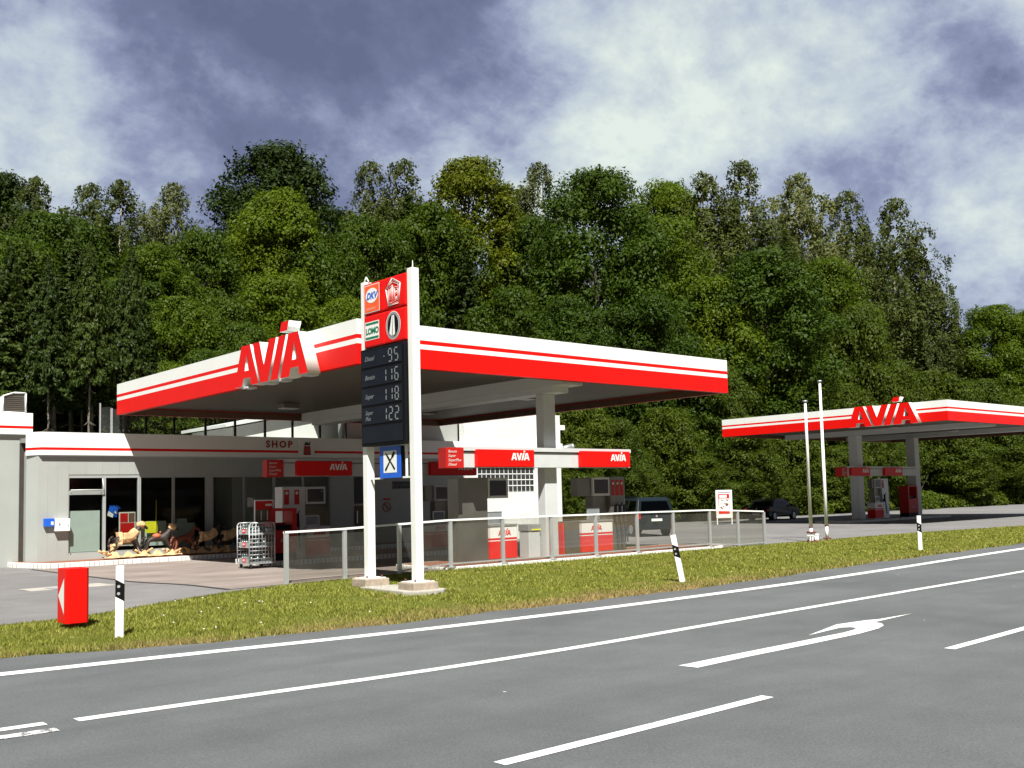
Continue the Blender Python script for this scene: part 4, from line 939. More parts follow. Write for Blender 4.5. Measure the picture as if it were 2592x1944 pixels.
def pole(x, y, top, label, anchor):
    z = float(G(x, y)); t = empty('flagpole', (x, y, z), label, 'flagpole', 'bare white flagpoles')
    def shaft(mb):
        mb.tube((x, y, z + .08), (x, y, z + .50), .055, n=12); mb.tube((x, y, z + .53), (x, y, z + (top - z) * .55), .062, .052, n=12); mb.tube((x, y, z + (top - z) * .55), (x, y, top), .052, .042, n=12)
    part('shaft', 'white_paint', shaft, t)
    part('collar', 'rust', lambda mb: (mb.tube((x, y, z + .50), (x, y, z + .53), .075, n=12), mb.tube((x, y, z + .05), (x, y, z + .09), .14, n=10), mb.tube((x, y, z - .05), (x, y, z + .05), .03, n=6)), t)
    part('cap', 'metal_grey', lambda mb: (mb.tube((x, y, top), (x, y, top + .06), .075, n=12), mb.tube((x + .05, y, top - .35), (x + .10, y, top - .3), .012, n=5)), t)
    if anchor:
        part('flange', 'rust', lambda mb: (mb.tube((x, y, z + .30), (x, y, z + .36), .15, n=12),), t)
        part('clamp_bar', 'white_paint', lambda mb: (mb.box(x - .34, x - .03, y - .14, y - .05, z + .20, z + .25), mb.box(x + .03, x + .32, y - .10, y - .01, z + .22, z + .27)), t, .01)
        part('clamp_leg', 'white_paint', lambda mb: [mb.tube((x + a, y - .1, z + .0), (x + a, y - .1, z + .2), .035, n=8) for a in (-.24, -.10, .08, .22)], t)
        part('clamp_foot', 'rust', lambda mb: [mb.tube((x + a, y - .1, z - .03), (x + a, y - .1, z + .05), .06, n=8) for a in (-.24, -.10, .08, .22)] + [mb.tube((x - .30, y - .1, z + .14), (x + .30, y - .08, z + .16), .02, n=5)], t)
pole(30.25, 19.55, 4.87, 'shorter white flagpole with rusty clamp at its foot before the far canopy', True)
pole(31.6, 19.8, 5.66, 'taller white flagpole on a plain foot, right of the shorter one', False)

def poster_stand(x, y):
    z = float(G(x, y)); t = empty('poster_stand', (x, y, z), 'white A board with a red poster at the edge of the yard near the slope', 'poster stand', rz=0)
    t.rotation_euler = (0, 0, R(-28))
    def bl(n, m_, f, p=t, bv=0): mb = MB(); f(mb); o = mb.build(n, m_, p, bv, origin=(0, 0, 0)); o.location = (0, 0, 0); return o
    bl('frame', 'white_paint', lambda mb: (mb.box(-.5, -.40, -.04, .04, .38, 1.98), mb.box(.40, .5, -.04, .04, .38, 1.98), mb.box(-.40, .40, -.04, .04, .38, .50), mb.box(-.40, .40, -.04, .04, 1.86, 1.98), mb.box(-.40, .40, -.0, .03, .50, 1.86)))
    bl('leg', 'white_paint', lambda mb: mb.box(-.48, -.42, -.03, .03, 0, .38)); bl('leg', 'white_paint', lambda mb: mb.box(.42, .48, -.03, .03, 0, .38))
    pr = bl('poster', 'red_panel', lambda mb: mb.box(-.34, .34, -.014, -.002, .62, 1.76))
    bl('print', ['pale_paper', 'box_brown', 'horse_brown', 'white_paint', 'yellow'], lambda mb: (mb.box(-.27, .18, -.022, -.016, 1.55, 1.70, 3), mb.box(-.31, .31, -.020, -.016, .80, 1.50, 0)) + tuple(mb.prism([(a + r_ * math.cos(k), b + r_ * .8 * math.sin(k)) for k in np.linspace(0, 5.8, 8)], -.027 - i * .0007, -.022, i % 3 + (1 if i % 3 else 0), axis='y') for i, (a, b, r_) in enumerate([(random.uniform(-.22, .22), random.uniform(.88, 1.42), random.uniform(.03, .09)) for _ in range(26)])), pr)
    return t
poster_stand(47.6, 36.4)
# ================================================================ TROLLEY
def trolley():
    t = empty('bottle_trolley', (14.1, 27.3, .03), 'wire roll trolley with drink crates left of the red service cabinet', 'trolley')
    x0, x1, y0, y1, z0, z1 = 13.45, 14.25, 27.0, 27.75, .19, 1.32
    wr = .012
    def side(mb, yy):
        mb.path([(x0, yy, z0), (x0, yy, z1 - .06), (x0 + .06, yy, z1), (x1 - .06, yy, z1), (x1, yy, z1 - .06), (x1, yy, z0)], .018)
    fr = part('frame', 'metal_grey', lambda mb: (side(mb, y0), side(mb, y1), mb.box(x0, x1, y0, y1, z0 - .04, z0)), t)
    def mesh_(mb):
        for yy in (y0, y1):
            for i in range(1, 8): xx = x0 + (x1 - x0) * i / 8; mb.tube((xx, yy, z0), (xx, yy, z1), wr * .7, n=4)
            for j in range(1, 10): zz = z0 + (z1 - z0) * j / 10; mb.tube((x0, yy, zz), (x1, yy, zz), wr * .7, n=4)
        for i in range(1, 9): yy = y0 + (y1 - y0) * i / 9; mb.tube((x1, yy, z0), (x1, yy, z1), wr * .7, n=4)
    part('wire_mesh', 'metal_grey', mesh_, t)
    part('back_board', 'box_brown', lambda mb: mb.box(x1 - .04, x1 - .03, y0 + .03, y1 - .03, .2, 1.2), t)
    for zz in (.62, 1.0): part('shelf', 'light_grey', lambda mb: mb.box(x0 + .03, x1 - .03, y0 + .02, y1 - .03, zz, zz + .025), t)
    for xx, yy in ((x0 + .08, y0 + .07), (x1 - .08, y0 + .07), (x0 + .08, y1 - .07), (x1 - .08, y1 - .07)):
        part('castor', 'rubber', lambda mb: (mb.tube((xx - .02, yy, .10), (xx + .02, yy, .10), .065, n=12), mb.box(xx - .012, xx + .012, yy - .02, yy + .02, .1, .152)), t)
    k = 0
    for zz, nm in ((.192, 'lowest'), (.648, 'middle'), (1.028, 'topmost')):
        c_ = empty('drink_crate', ((x0 + x1) / 2, y0 + .3, zz), f'{nm} grey crate of glass bottles in the wire trolley', 'crate', 'crates in the wire trolley')
        part('tray', 'metal_grey', lambda mb: (mb.box(x0 + .03, x0 + .045, y0 + .04, y1 - .04, zz + .002, zz + .11), mb.box(x1 - .06, x1 - .045, y0 + .04, y1 - .04, zz + .002, zz + .11), mb.box(x0 + .046, x1 - .061, y0 + .04, y1 - .04, zz + .002, zz + .02)), c_)
        def bt(mb):
            for i in range(5):
                for j in range(3):
                    bx_, by_ = x0 + .11 + j * .2, y0 + .11 + i * .13; mb.tube((bx_, by_, zz + .022), (bx_, by_, zz + .17), .036, n=8); mb.tube((bx_, by_, zz + .17), (bx_, by_, zz + .25), .034, .014, n=8)
        part('bottles', 'bottle', bt, c_)
        part('price_tag', ['red_panel', 'pale_paper'], lambda mb: (mb.box(x0 + .018, x0 + .028, y0 + .3, y0 + .48, zz + .01, zz + .12, 0), mb.box(x0 + .012, x0 + .017, y0 + .34, y0 + .44, zz + .04, zz + .095, 1)), c_)
trolley()
t = empty('drink_poster', (14.45, 27.9, 1.3), 'framed red poster of bottles standing above the wire trolley', 'poster')
part('board', 'white_paint', lambda mb: mb.box(14.05, 14.67, 27.86, 27.9, 1.30, 1.98), t, .006)
part('print', ['red_dull', 'box_brown', 'pale_paper', 'bottle'], lambda mb: (mb.box(14.08, 14.64, 27.85, 27.858, 1.70, 1.95, 0), mb.box(14.08, 14.64, 27.85, 27.858, 1.33, 1.698, 1), mb.box(14.40, 14.60, 27.842, 27.849, 1.80, 1.86, 2), [mb.box(14.14 + i * .1, 14.18 + i * .1, 27.842, 27.849, 1.38, 1.66, 3 - (i % 2)) for i in range(5)]), t)
part('stand', 'alu', lambda mb: (mb.tube((14.36, 27.88, .05), (14.36, 27.88, 1.30), .02, n=6),), t)

# ================================================================ ROCKING HORSES
def skin(name, joints, edges, mats, parent, sub=1, noise_amt=0.0, seed=0):
    me = bpy.data.meshes.new('sk'); me.from_pydata([j[0] for j in joints], [], []); 
    bm = bmesh.new(); vs = [bm.verts.new(j[0]) for j in joints]; [bm.edges.new((vs[a], vs[b])) for a, b in edges]; bm.to_mesh(me); bm.free()
    o = bpy.data.objects.new('sk', me); col.objects.link(o)
    o.modifiers.new('s', 'SKIN'); d = me.skin_vertices[0].data
    for i, j in enumerate(joints): d[i].radius = (j[1], j[1] * (j[2] if len(j) > 2 else 1)); d[i].use_root = (i == 0)
    ss = o.modifiers.new('u', 'SUBSURF'); ss.levels = sub; ss.render_levels = sub
    m2 = bpy.data.meshes.new_from_object(o.evaluated_get(bpy.context.evaluated_depsgraph_get()))
    bpy.data.objects.remove(o)
    if noise_amt:
        r_ = random.Random(seed)
        for v_ in m2.vertices: v_.co += Vector((r_.uniform(-1, 1), r_.uniform(-1, 1), r_.uniform(-1, 1))) * noise_amt
    m2.materials.clear(); m2.materials.append(M[mats])
    for p in m2.polygons: p.use_smooth = noise_amt == 0
    m2.name = name; ob = bpy.data.objects.new(name, m2); col.objects.link(ob); ob.parent = parent; return ob
def horse(x, y, z, s, rz, label, coat, wrap_body, wrap_head, seed, saddle=False):
    t = empty('rocking_horse', (x, y, z), label, 'rocking horse', 'rocking horses on the shop walk'); t.rotation_euler = (0, 0, rz); t.scale = (s, s, s)
    # faces +x; height about 1.0
    J = [((-.28, 0, .62), .13), ((-.05, 0, .60), .125), ((.22, 0, .62), .135), ((.36, 0, .78), .085), ((.46, 0, .96), .065), ((.60, 0, .92), .055), ((.70, 0, .84), .038),
         ((-.33, .08, .55), .07), ((-.36, .10, .36), .045), ((-.46, .11, .17), .028), ((-.33, -.08, .55), .07), ((-.36, -.10, .36), .045), ((-.46, -.11, .17), .028),
         ((.26, .08, .52), .065), ((.34, .10, .36), .042), ((.44, .11, .17), .027), ((.26, -.08, .52), .065), ((.34, -.10, .36), .042), ((.44, -.11, .17), .027)]
    E_ = [(0, 1), (1, 2), (2, 3), (3, 4), (4, 5), (5, 6), (0, 7), (7, 8), (8, 9), (0, 10), (10, 11), (11, 12), (2, 13), (13, 14), (14, 15), (2, 16), (16, 17), (17, 18)]
    skin('body', J, E_, coat, t, 1)
    def mk(n, m_, f, bv=0): mb = MB(); f(mb); o = mb.build(n, m_, t, bv, origin=(0, 0, 0)); o.location = (0, 0, 0); return o
    mk('mane', coat, lambda mb: [mb.ball((.30 + .04 * i, 0, .80 + .045 * i), .055, sy=.45, n=7) for i in range(5)])
    mk('ear', coat, lambda mb: [mb.tube((.47, a, 1.0), (.46, a * 1.3, 1.09), .022, .004, n=6) for a in (-.035, .035)])
    mk('tail', coat, lambda mb: mb.path([(-.40, 0, .66), (-.50, 0, .60), (-.55, 0, .42), (-.52, 0, .30)], .035))
    for sgn in (-.13, .13):
        pts = [(-.78 + i * .13, sgn, .03 + .30 * ((i - 6) / 6) ** 2 * .75) for i in range(13)]
        o = mk('rocker', 'paper_brown', lambda mb: [mb.tube(a, b, .038, .036, n=7) for a, b in zip(pts[:-1], pts[1:])])
    mk('cross_bar', 'horse_brown', lambda mb: [mb.tube((a, -.13, .16), (a, .13, .16), .02, n=6) for a in (-.46, .44)])
    if wrap_body: skin('paper_wrap', [((-.38, 0, .60), .18), ((-.15, 0, .60), .185), ((.10, 0, .60), .18), ((.26, 0, .68), .18), ((.36, 0, .86), .14), ((-.36, .03, .40), .13), ((-.46, .05, .20), .085)], [(0, 1), (1, 2), (2, 3), (3, 4), (0, 5), (5, 6)], 'paper_brown', t, 1, .026, seed)
    if wrap_head: skin('paper_hood', [((.38, 0, .84), .14), ((.50, 0, .96), .15), ((.62, 0, .88), .12), ((.46, 0, 1.10), .06)], [(0, 1), (1, 2), (1, 3)], 'paper_brown', t, 1, .022, seed + 1)
    if saddle: mk('saddle', 'saddle', lambda mb: (mb.ball((-.04, 0, .68), .15, sx=1.0, sy=1.05, sz=.62, n=12), mb.ball((.08, 0, .80), .035, n=8)))
    r_ = random.Random(seed + 5)
    def crumple(mb):
        for i in range(1):
            a = (-.1, -.2, .07); n = 7; vs = [(a[0] + r_.uniform(-.16, .16), a[1] + r_.uniform(-.08, .08), a[2] + r_.uniform(-.04, .07)) for _ in range(n)]
            bm_ = np.linspace(-.75, .75, 16); vs = [(u_, -.26 + .07 * math.sin(u_ * 9 + seed) + w_ * .16, .03 + (.10 + .09 * math.sin(u_ * 13 + seed)) * (1 - abs(w_ - 1)) + r_.uniform(0, .03)) for u_ in bm_ for w_ in (0, .5, 1, 1.5, 2)]; mb.add(vs, [(i_ * 5 + j_, i_ * 5 + j_ + 5, i_ * 5 + j_ + 6, i_ * 5 + j_ + 1) for i_ in range(15) for j_ in range(4)])
    mk('loose_paper', 'paper_brown', crumple)
    return t
horse(12.62, 34.25, .17, 1.12, R(8), 'rocking horse wrapped in crumpled tan paper, first on the left in the sun', 'horse_dark', True, True, 1)
horse(13.72, 34.3, .17, 1.02, R(-5), 'black rocking horse with orange saddle and tan paper round its head', 'horse_dark', False, True, 2, True)
horse(14.65, 34.35, .17, .96, R(12), 'brown rocking horse half in the canopy shade behind the black one', 'horse_brown', False, False, 3)
horse(15.45, 34.3, .17, 1.0, R(-8), 'rocking horse with tan paper round its body, in the shade behind the brown one', 'horse_dark', True, False, 4)
horse(16.3, 34.35, .17, 1.0, R(5), 'rightmost rocking horse in the shade, paper loosely over body and head', 'horse_dark', True, True, 9)

# ================================================================ CARS
def car(x, y, z, rz, label, paint, kind):
    t = empty('parked_car', (x, y, z), label, 'van' if kind == 'van' else 'car', 'cars parked in the yard'); 
    if kind == 'van': L_, W_, H_, hood, belt = 4.6, 1.80, 1.73, .95, .98
    else: L_, W_, H_, hood, belt = 4.35, 1.70, 1.40, .92, .88
    hw_ = W_ / 2
    def mk(n, m_, f, par=t, bv=0): mb = MB(); f(mb); o = mb.build(n, m_, par, bv, origin=(0, 0, 0)); o.location = (0, 0, 0); return o
    # rear at x=0, front at x=L
    if kind == 'van':
        low = [(.02, .42), (.0, .62), (.03, belt), (3.45, belt), (4.3, .86), (4.58, .62), (4.58, .34), (.08, .30)]
        roofp = [(.04, belt), (.22, 1.62), (.42, 1.72), (2.4, H_), (2.75, 1.66), (3.55, belt)]
    else:
        low = [(.02, .45), (.0, .66), (.06, belt + .03), (.9, belt + .04), (3.1, belt), (4.05, .76), (4.33, .60), (4.33, .32), (.10, .28)]
        roofp = [(.55, belt), (.98, 1.30), (1.3, 1.38), (2.3, H_), (2.55, 1.34), (3.2, belt)]
    def loft(mb, prof, rows):
        # rows: (inset at profile height fraction) -> sides tumble inwards with height
        def wy(zv): return hw_ - max(0, zv - belt) * (.22 if kind == 'van' else .30) - max(0, .45 - zv) * .12
        n = len(prof); vs = [(a, -wy(b), b) for a, b in prof] + [(a, wy(b), b) for a, b in prof]
        mb.add(vs, [tuple(range(n))[::-1], tuple(range(n, 2 * n))]); mb.add(vs, [(i, (i + 1) % n, n + (i + 1) % n, n + i) for i in range(n)])
    mk('body', paint, lambda mb: loft(mb, low, 0), bv=.05)
    cab = mk('cabin', paint, lambda mb: loft(mb, roofp, 0), bv=.03)
    # windows, 6 mm proud of the cabin
    def wy(zv): return hw_ - max(0, zv - belt) * (.22 if kind == 'van' else .30)
    rear = [(.06, belt + .07), (.215, 1.56)] if kind == 'van' else [(.60, belt + .05), (.96, 1.26)]
    def rearw(mb):
        (xa, za), (xb, zb) = rear; wa, wb = wy(za) - .14, wy(zb) - .16
        mb.quad((xa - .02, -wa, za), (xa - .02, wa, za), (xb - .02, wb, zb), (xb - .02, -wb, zb))
    mk('rear_window', 'car_glass', rearw, cab)
    for sg in (-1, 1):
        segs = ([(.30, 1.05), (1.15, 2.05), (2.15, 2.75)] if kind == 'van' else [(1.02, 1.75), (1.82, 2.55)])
        for (a, b) in segs:
            za, zb = belt + .06, H_ - .14
            sh = .10
            mk('side_window', 'car_glass', lambda mb: mb.quad((a - (.0), sg * (wy(za) + .006), za), (b + sh, sg * (wy(za) + .006), za), (b - .02, sg * (wy(zb) + .006), zb), (a + sh, sg * (wy(zb) + .006), zb)), cab)
        lz = (.78, 1.02) if kind == 'van' else (.62, .80)
        mk('tail_light', 'tail_red', lambda mb: mb.box(-.02, .10, sg * (hw_ - .02) - .11 * (sg > 0), sg * (hw_ - .02) + .11 * (sg < 0), *lz), bv=.015)
        mk('side_mirror', 'black', lambda mb: mb.box(2.85, 3.0, sg * (hw_ + .01), sg * (hw_ + .20), belt + .02, belt + .16) if sg > 0 else mb.box(2.85, 3.0, -hw_ - .20, -hw_ - .01, belt + .02, belt + .16), bv=.02)
        for wx in (.78, L_ - .88):
            r_ = .32; yy = sg * (hw_ - .10)
            wh = mk('wheel', 'rubber', lambda mb: mb.tube((wx, yy - .10, r_), (wx, yy + .10, r_), r_, n=24))
            mk('rim', 'metal_grey', lambda mb: (mb.tube((wx, yy + sg * .101, r_), (wx, yy + sg * .112, r_), r_ * .62, n=18),), wh)
    mk('bumper', paint if kind == 'van' else 'black', lambda mb: mb.box(-.06, .12, -hw_ + .06, hw_ - .06, .34, .56), bv=.03)
    mk('number_plate', 'white_paint', lambda mb: mb.box(-.03, -.012, -.26, .26, .68, .79) if kind == 'van' else mb.box(-.075, -.062, -.26, .26, .42, .53))
    mk('badge', 'alu', lambda mb: mb.tube((-.01, 0, .90), (-.022, 0, .90), .05, n=12) if kind == 'van' else mb.tube((.0, 0, .80), (-.015, 0, .80), .04, n=12))
    if kind == 'van':
        for sg in (-1, 1): mk('roof_rail', 'black', lambda mb: mb.path([(.5, sg * .66, H_ - .02), (.6, sg * .66, H_ + .05), (2.3, sg * .66, H_ + .05), (2.45, sg * .66, H_ - .0)], .018))
        mk('wiper', 'black', lambda mb: mb.tube((.04, .02, belt + .10), (.06, -.38, belt + .14), .012, n=5))
    mk('grille', 'black', lambda mb: mb.box(L_ - .04, L_ + .005, -.45, .45, .45, .6))
    for sg in (-1, 1): mk('headlight', 'light_grey', lambda mb: mb.box(L_ - .12, L_ - .01, sg * .52 - .14, sg * .52 + .14, .56, .70), bv=.02)
    t.rotation_euler = (0, 0, rz); return t
car(34.4, 30.0, .01, R(67), 'dark blue green minivan parked behind the glass fence, rear to the road', 'car_blue', 'van')
car(53.9, 38.7, .01, R(8), 'black saloon car in the shade of the bushes right of the white poster stand', 'car_black', 'sedan')
# ================================================================ TREES
def leaf_quads(P, N, size, elong=1.5, droop=None):
    k = len(P); n = N / np.linalg.norm(N, axis=1, keepdims=True)
    a = rng.normal(size=(k, 3)) if droop is None else np.tile(np.array([0, 0, -1.0]), (k, 1)) + rng.normal(size=(k, 3)) * droop
    u = a - (a * n).sum(1, keepdims=True) * n; u /= np.linalg.norm(u, axis=1, keepdims=True); w_ = np.cross(n, u)
    s = (size * (.6 + .8 * rng.random(k)))[:, None]; V = np.empty((k, 4, 3))
    V[:, 0] = P - u * s * elong * .5; V[:, 1] = P + w_ * s * .42 + n * s * .08; V[:, 2] = P + u * s * elong * .5; V[:, 3] = P - w_ * s * .42 + n * s * .08
    return V.reshape(-1, 3)
def sph(k): v_ = rng.normal(size=(k, 3)); return v_ / np.linalg.norm(v_, axis=1, keepdims=True)
def crown_mesh(name, H, z0, kind, n=11000, lobes=70, size=.075):
    "crown with radius 1 about the z axis, from z0 to H"
    Vs = []
    hz = (H - z0) / 2; cz = (H + z0) / 2
    if kind in ('broad', 'low'):
        zt = rng.random(lobes) * 2 - 1
        if kind == 'low': zt = zt * .95 - .05
        prof = np.clip(1 - np.abs(zt) ** 2.0, 0, 1) ** .55; prof = np.where(zt < 0, prof * (1 - .25 * zt ** 2), prof)
        aa = rng.random(lobes) * 6.283; rr = prof * (.30 + .62 * rng.random(lobes) ** .5) * (1 + .18 * np.sin(aa * 3 + zt * 2))
        rr = rr * np.where(rng.random(lobes) < .16, 1.22, 1.0); C = np.stack([rr * np.cos(aa), rr * np.sin(aa), cz + zt * hz * .93], -1)
        rad = (.10 + .16 * rng.random(lobes) ** 1.5) * 1.15
        for q_ in range(7): a_ = q_ * 2.4 + rng.random(); C[q_] = ((q_ > 0) * (.12 + .05 * q_) * math.cos(a_), (q_ > 0) * (.12 + .05 * q_) * math.sin(a_), H - .14 - (.05 * q_ + .30 * rng.random()) * (q_ > 0)); rad[q_] = .15 if q_ == 0 else .17
        per = np.maximum(20, (n * rad ** 2 / (rad ** 2).sum()).astype(int))
        for i in range(lobes):
            k = per[i]; d = sph(k); d[:, 2] = np.abs(d[:, 2]) * .85 + (rng.random(k) - .5) * 1.0; d /= np.linalg.norm(d, axis=1, keepdims=True)
            r_ = rad[i] * (.55 + .75 * rng.random((k, 1)) ** .8)
            sq = .8 + .5 * rng.random(); P = C[i] + d * r_ * np.array([1.1, 1.1, sq]); N = d * 1.0 + sph(k) * .6 + np.array([0, 0, .3])
            sel = P[:, 2] < H; Vs.append(leaf_quads(P[sel], N[sel], size))
        # loose sprays that break the outline
        for i in range(150):
            z_ = rng.random() * 1.9 - .9; p_ = max(.05, 1 - abs(z_) ** 2.0) ** .55; a_ = rng.random() * 6.283; k = int(n / 1500); s_ = rng.random(k)
            dv = np.array([math.cos(a_) * p_, math.sin(a_) * p_, .55 + .5 * z_]); dv /= np.linalg.norm(dv); L_ = .16 + .26 * rng.random()
            P = np.array([math.cos(a_) * p_ * .86, math.sin(a_) * p_ * .86, cz + z_ * hz * .90]) + dv * (s_[:, None] * L_) + rng.normal(0, 1, (k, 3)) * (.045 * (1.15 - s_))[:, None]
            P = P[P[:, 2] < H]; Vs.append(leaf_quads(P, sph(len(P)) * .8 + dv, size))
        # thin scatter of twigs and leaves between the lobes
        k = n // 9; d = sph(k) * (.4 + .62 * rng.random((k, 1))); P = np.stack([d[:, 0], d[:, 1], cz + d[:, 2] * hz * .95], -1); Vs.append(leaf_quads(P, sph(k), size * .9))
    elif kind == 'birch':
        subs = [(0, 0, H, z0, .62, .42)] + [(.42 * math.cos(q_ * 1.35 + .4), .42 * math.sin(q_ * 1.35 + .4), H * (.76 + .19 * rng.random()), z0 * (1 + rng.random()), .42 + .14 * rng.random(), .13) for q_ in range(5)]
        for sx, sy, top, bot, R0, wgt in subs:
            m_ = int(620 * wgt); t_ = rng.random(m_) ** .8; z = bot + (top - bot) * (1 - t_ * .985); prof = np.clip(np.where(t_ < .5, (t_ / .5) ** .8, 1 - ((t_ - .5) / .5) ** 2 * .45), .03, 1) * R0
            a = rng.random(m_) * 6.283; lump = 1 + .30 * np.sin(a * 3 + z * 1.7) + .2 * np.sin(a * 2 - z * 3.1); rr = prof * lump * (.3 + .65 * rng.random(m_) ** .6)
            for i in range(m_):
                k = int(n / 620); L_ = (.30 + .60 * rng.random()) * (H / 6) * (.25 + t_[i]); s_ = rng.random(k) ** .9
                ox, oy = math.cos(a[i]), math.sin(a[i]); out = .10 * np.sin(np.minimum(1, s_ * 2) * 1.57)
                P = np.stack([sx + rr[i] * ox + ox * out + rng.normal(0, .020 + .03 * (1 - s_), k), sy + rr[i] * oy + oy * out + rng.normal(0, .020 + .03 * (1 - s_), k), z[i] + .10 * (1 - s_) - s_ * L_ + rng.normal(0, .03, k)], -1)
                P = P[P[:, 2] < H]; Vs.append(leaf_quads(P, sph(len(P)) * .7 + np.array([ox, oy, .25]), size, 1.7, .5))
        k = 60; P = np.stack([rng.normal(0, .03, k), rng.normal(0, .03, k), H - rng.random(k) ** 1.5 * .5], -1); Vs.append(leaf_quads(P, sph(k), size, 1.8, .6))
    elif kind == 'spruce':
        lv = 26
        for i in range(lv):
            f_ = i / (lv - 1); z = z0 + (H - z0) * (f_ ** .9) * .985; R_ = (1 - f_) ** .75 * (.85 + .25 * rng.random()) + .03; nb = max(5, int(11 * (1 - f_) + 4))
            for j in range(nb):
                a = 6.283 * (j + rng.random() * .8) / nb; L_ = R_ * (.65 + .45 * rng.random()); k = max(8, int(n / lv / nb * (L_ * 1.6 + .2))); s_ = rng.random(k) ** .7
                dz = -.22 * L_ * s_ ** 1.3 * 1.8 + .12 * L_ * np.maximum(0, s_ - .7) * 3; side = rng.normal(0, .06 + .05 * (1 - s_), k) * L_
                P = np.stack([math.cos(a) * L_ * s_ - math.sin(a) * side, math.sin(a) * L_ * s_ + math.cos(a) * side, z + dz - rng.random(k) ** 2 * .12 * (H / 6)], -1)
                Vs.append(leaf_quads(P, np.tile([math.cos(a) * .5, math.sin(a) * .5, .5], (k, 1)) + rng.normal(0, .5, (k, 3)), size, 1.9, .8))
    V = np.concatenate(Vs)
    if kind in ('broad', 'low'):
        over = V[:, 2] > H; V[over, 2] = H - rng.random(over.sum()) * .03
    return np_mesh(name, V, np.arange(len(V)).reshape(-1, 4), ['leaf_green'])
def trunk_mesh(name, H, z0, kind, m_):
    mb = MB(); r0 = .055 if kind == 'birch' else .075
    if kind == 'spruce': r0 = .06
    pts = [(0, 0, -.3)]; n_ = 9; bx_, by_ = 0, 0
    for i in range(1, n_ + 1):
        bx_ += random.uniform(-.025, .025); by_ += random.uniform(-.025, .025); pts.append((bx_, by_, H * .93 * i / n_))
    for i in range(n_): mb.tube(pts[i], pts[i + 1], max(.008, r0 * (1 - i / n_ * .88)), max(.006, r0 * (1 - (i + 1) / n_ * .88)), n=8, cap=False)
    nl = 26 if kind != 'spruce' else 60
    for i in range(nl):
        f_ = (z0 * .6 + (H * .9 - z0 * .6) * random.random()) / H; p = np.array(pts[min(n_, int(f_ * n_ / .93))]); a = random.uniform(0, 6.28)
        if kind == 'spruce': L_ = .30 * (1 - f_) + .05; q = p + np.array([math.cos(a) * L_, math.sin(a) * L_, -.08]); mb.tube(p, q, .008, .003, n=4, cap=False); continue
        L_ = random.uniform(.4, .8) * (1.15 - f_); q = p + np.array([math.cos(a) * L_ * .6, math.sin(a) * L_ * .6, L_ * .55]); q2 = q + np.array([math.cos(a) * L_ * .35, math.sin(a) * L_ * .35, L_ * (.45 if kind != 'birch' else .1)])
        mb.tube(p, q, .026 * (1.2 - f_), .016 * (1.2 - f_), n=5, cap=False); mb.tube(q, q2, .016 * (1.2 - f_), .006, n=5, cap=False)
    vs = mb.v; me = bpy.data.meshes.new(name); me.from_pydata(vs, [], mb.f); me.materials.append(M[m_]); me.polygons.foreach_set('use_smooth', [True] * len(mb.f)); me.update(); return me
SPEC = {  # kind: (shape, H, z0, trunk material, leaf material)
    'dark': ('broad', 4.2, 1.2, 'bark_dark', 'leaf_dark'), 'bright': ('broad', 4.2, 1.0, 'bark_dark', 'leaf_bright'), 'yellow': ('broad', 4.6, 1.2, 'bark_dark', 'leaf_yellow'),
    'maple': ('broad', 4.4, .5, 'bark_dark', 'leaf_maple'), 'green': ('low', 3.8, .5, 'bark_dark', 'leaf_green'), 'birch': ('birch', 6.0, 1.0, 'bark_pale', 'leaf_birch'),
    'birchpale': ('birch', 6.0, 1.2, 'bark_pale', 'leaf_birchpale'), 'spruce': ('spruce', 6.0, 1.3, 'bark_pale', 'leaf_spruce'), 'bush': ('low', 3.0, .05, 'bark_dark', 'leaf_bush'),
    'pine': ('spruce', 6.0, 3.5, 'bark_mid', 'leaf_spruce'), 'tall': ('broad', 4.2, 2.3, 'bark_pale', 'leaf_green')}
VAR = {}
for nm, (sh, H, z0, tm, lm) in SPEC.items():
    key = (sh, H, z0)
    nv = {'broad': 2, 'low': 2, 'birch': 2, 'spruce': 2}[sh]
    VAR[nm] = []
    for i in range(nv):
        nn = {'broad': 52000, 'low': 42000, 'birch': 34000, 'spruce': 22000}[sh]
        c_ = crown_mesh('crown', H, z0, sh, nn, 190 if nm in ('maple', 'dark') else 165, {'broad': .037, 'low': .040, 'birch': .034, 'spruce': .055}[sh])
        c_.materials[0] = M[lm]; VAR[nm].append((c_, trunk_mesh('trunk', H, z0, sh, tm)))
def tree(kind, x, y, ztop, hw, label, cat='tree', group='trees on the wooded slope', name=None, minr=.20, vi=None):
    sh, H, z0, tm, lm = SPEC[kind]; zb = float(G(x, y)) - .1; h = ztop - zb
    hw = max(hw, h * minr) * (1.22 if sh == 'birch' else 1.0); 
    i = (int(x * 10) if vi is None else vi) % len(VAR[kind]); me, tr = VAR[kind][i]
    nm = name or {'birch': 'birch_tree', 'birchpale': 'birch_tree', 'spruce': 'spruce_tree', 'pine': 'spruce_tree', 'bush': 'bush', 'maple': 'maple_tree'}.get(kind, 'broadleaf_tree')
    t = empty(nm, (x, y, zb), label, cat, group, rz=(x * 7.3 + y * 3.1) % 6.28); t.scale = (hw, hw, h / H)
    if kind in ('pine', 'tall'): t.scale = (hw, hw, h / H)
    link_mesh('crown', me, t); link_mesh('trunk', tr, t); return t
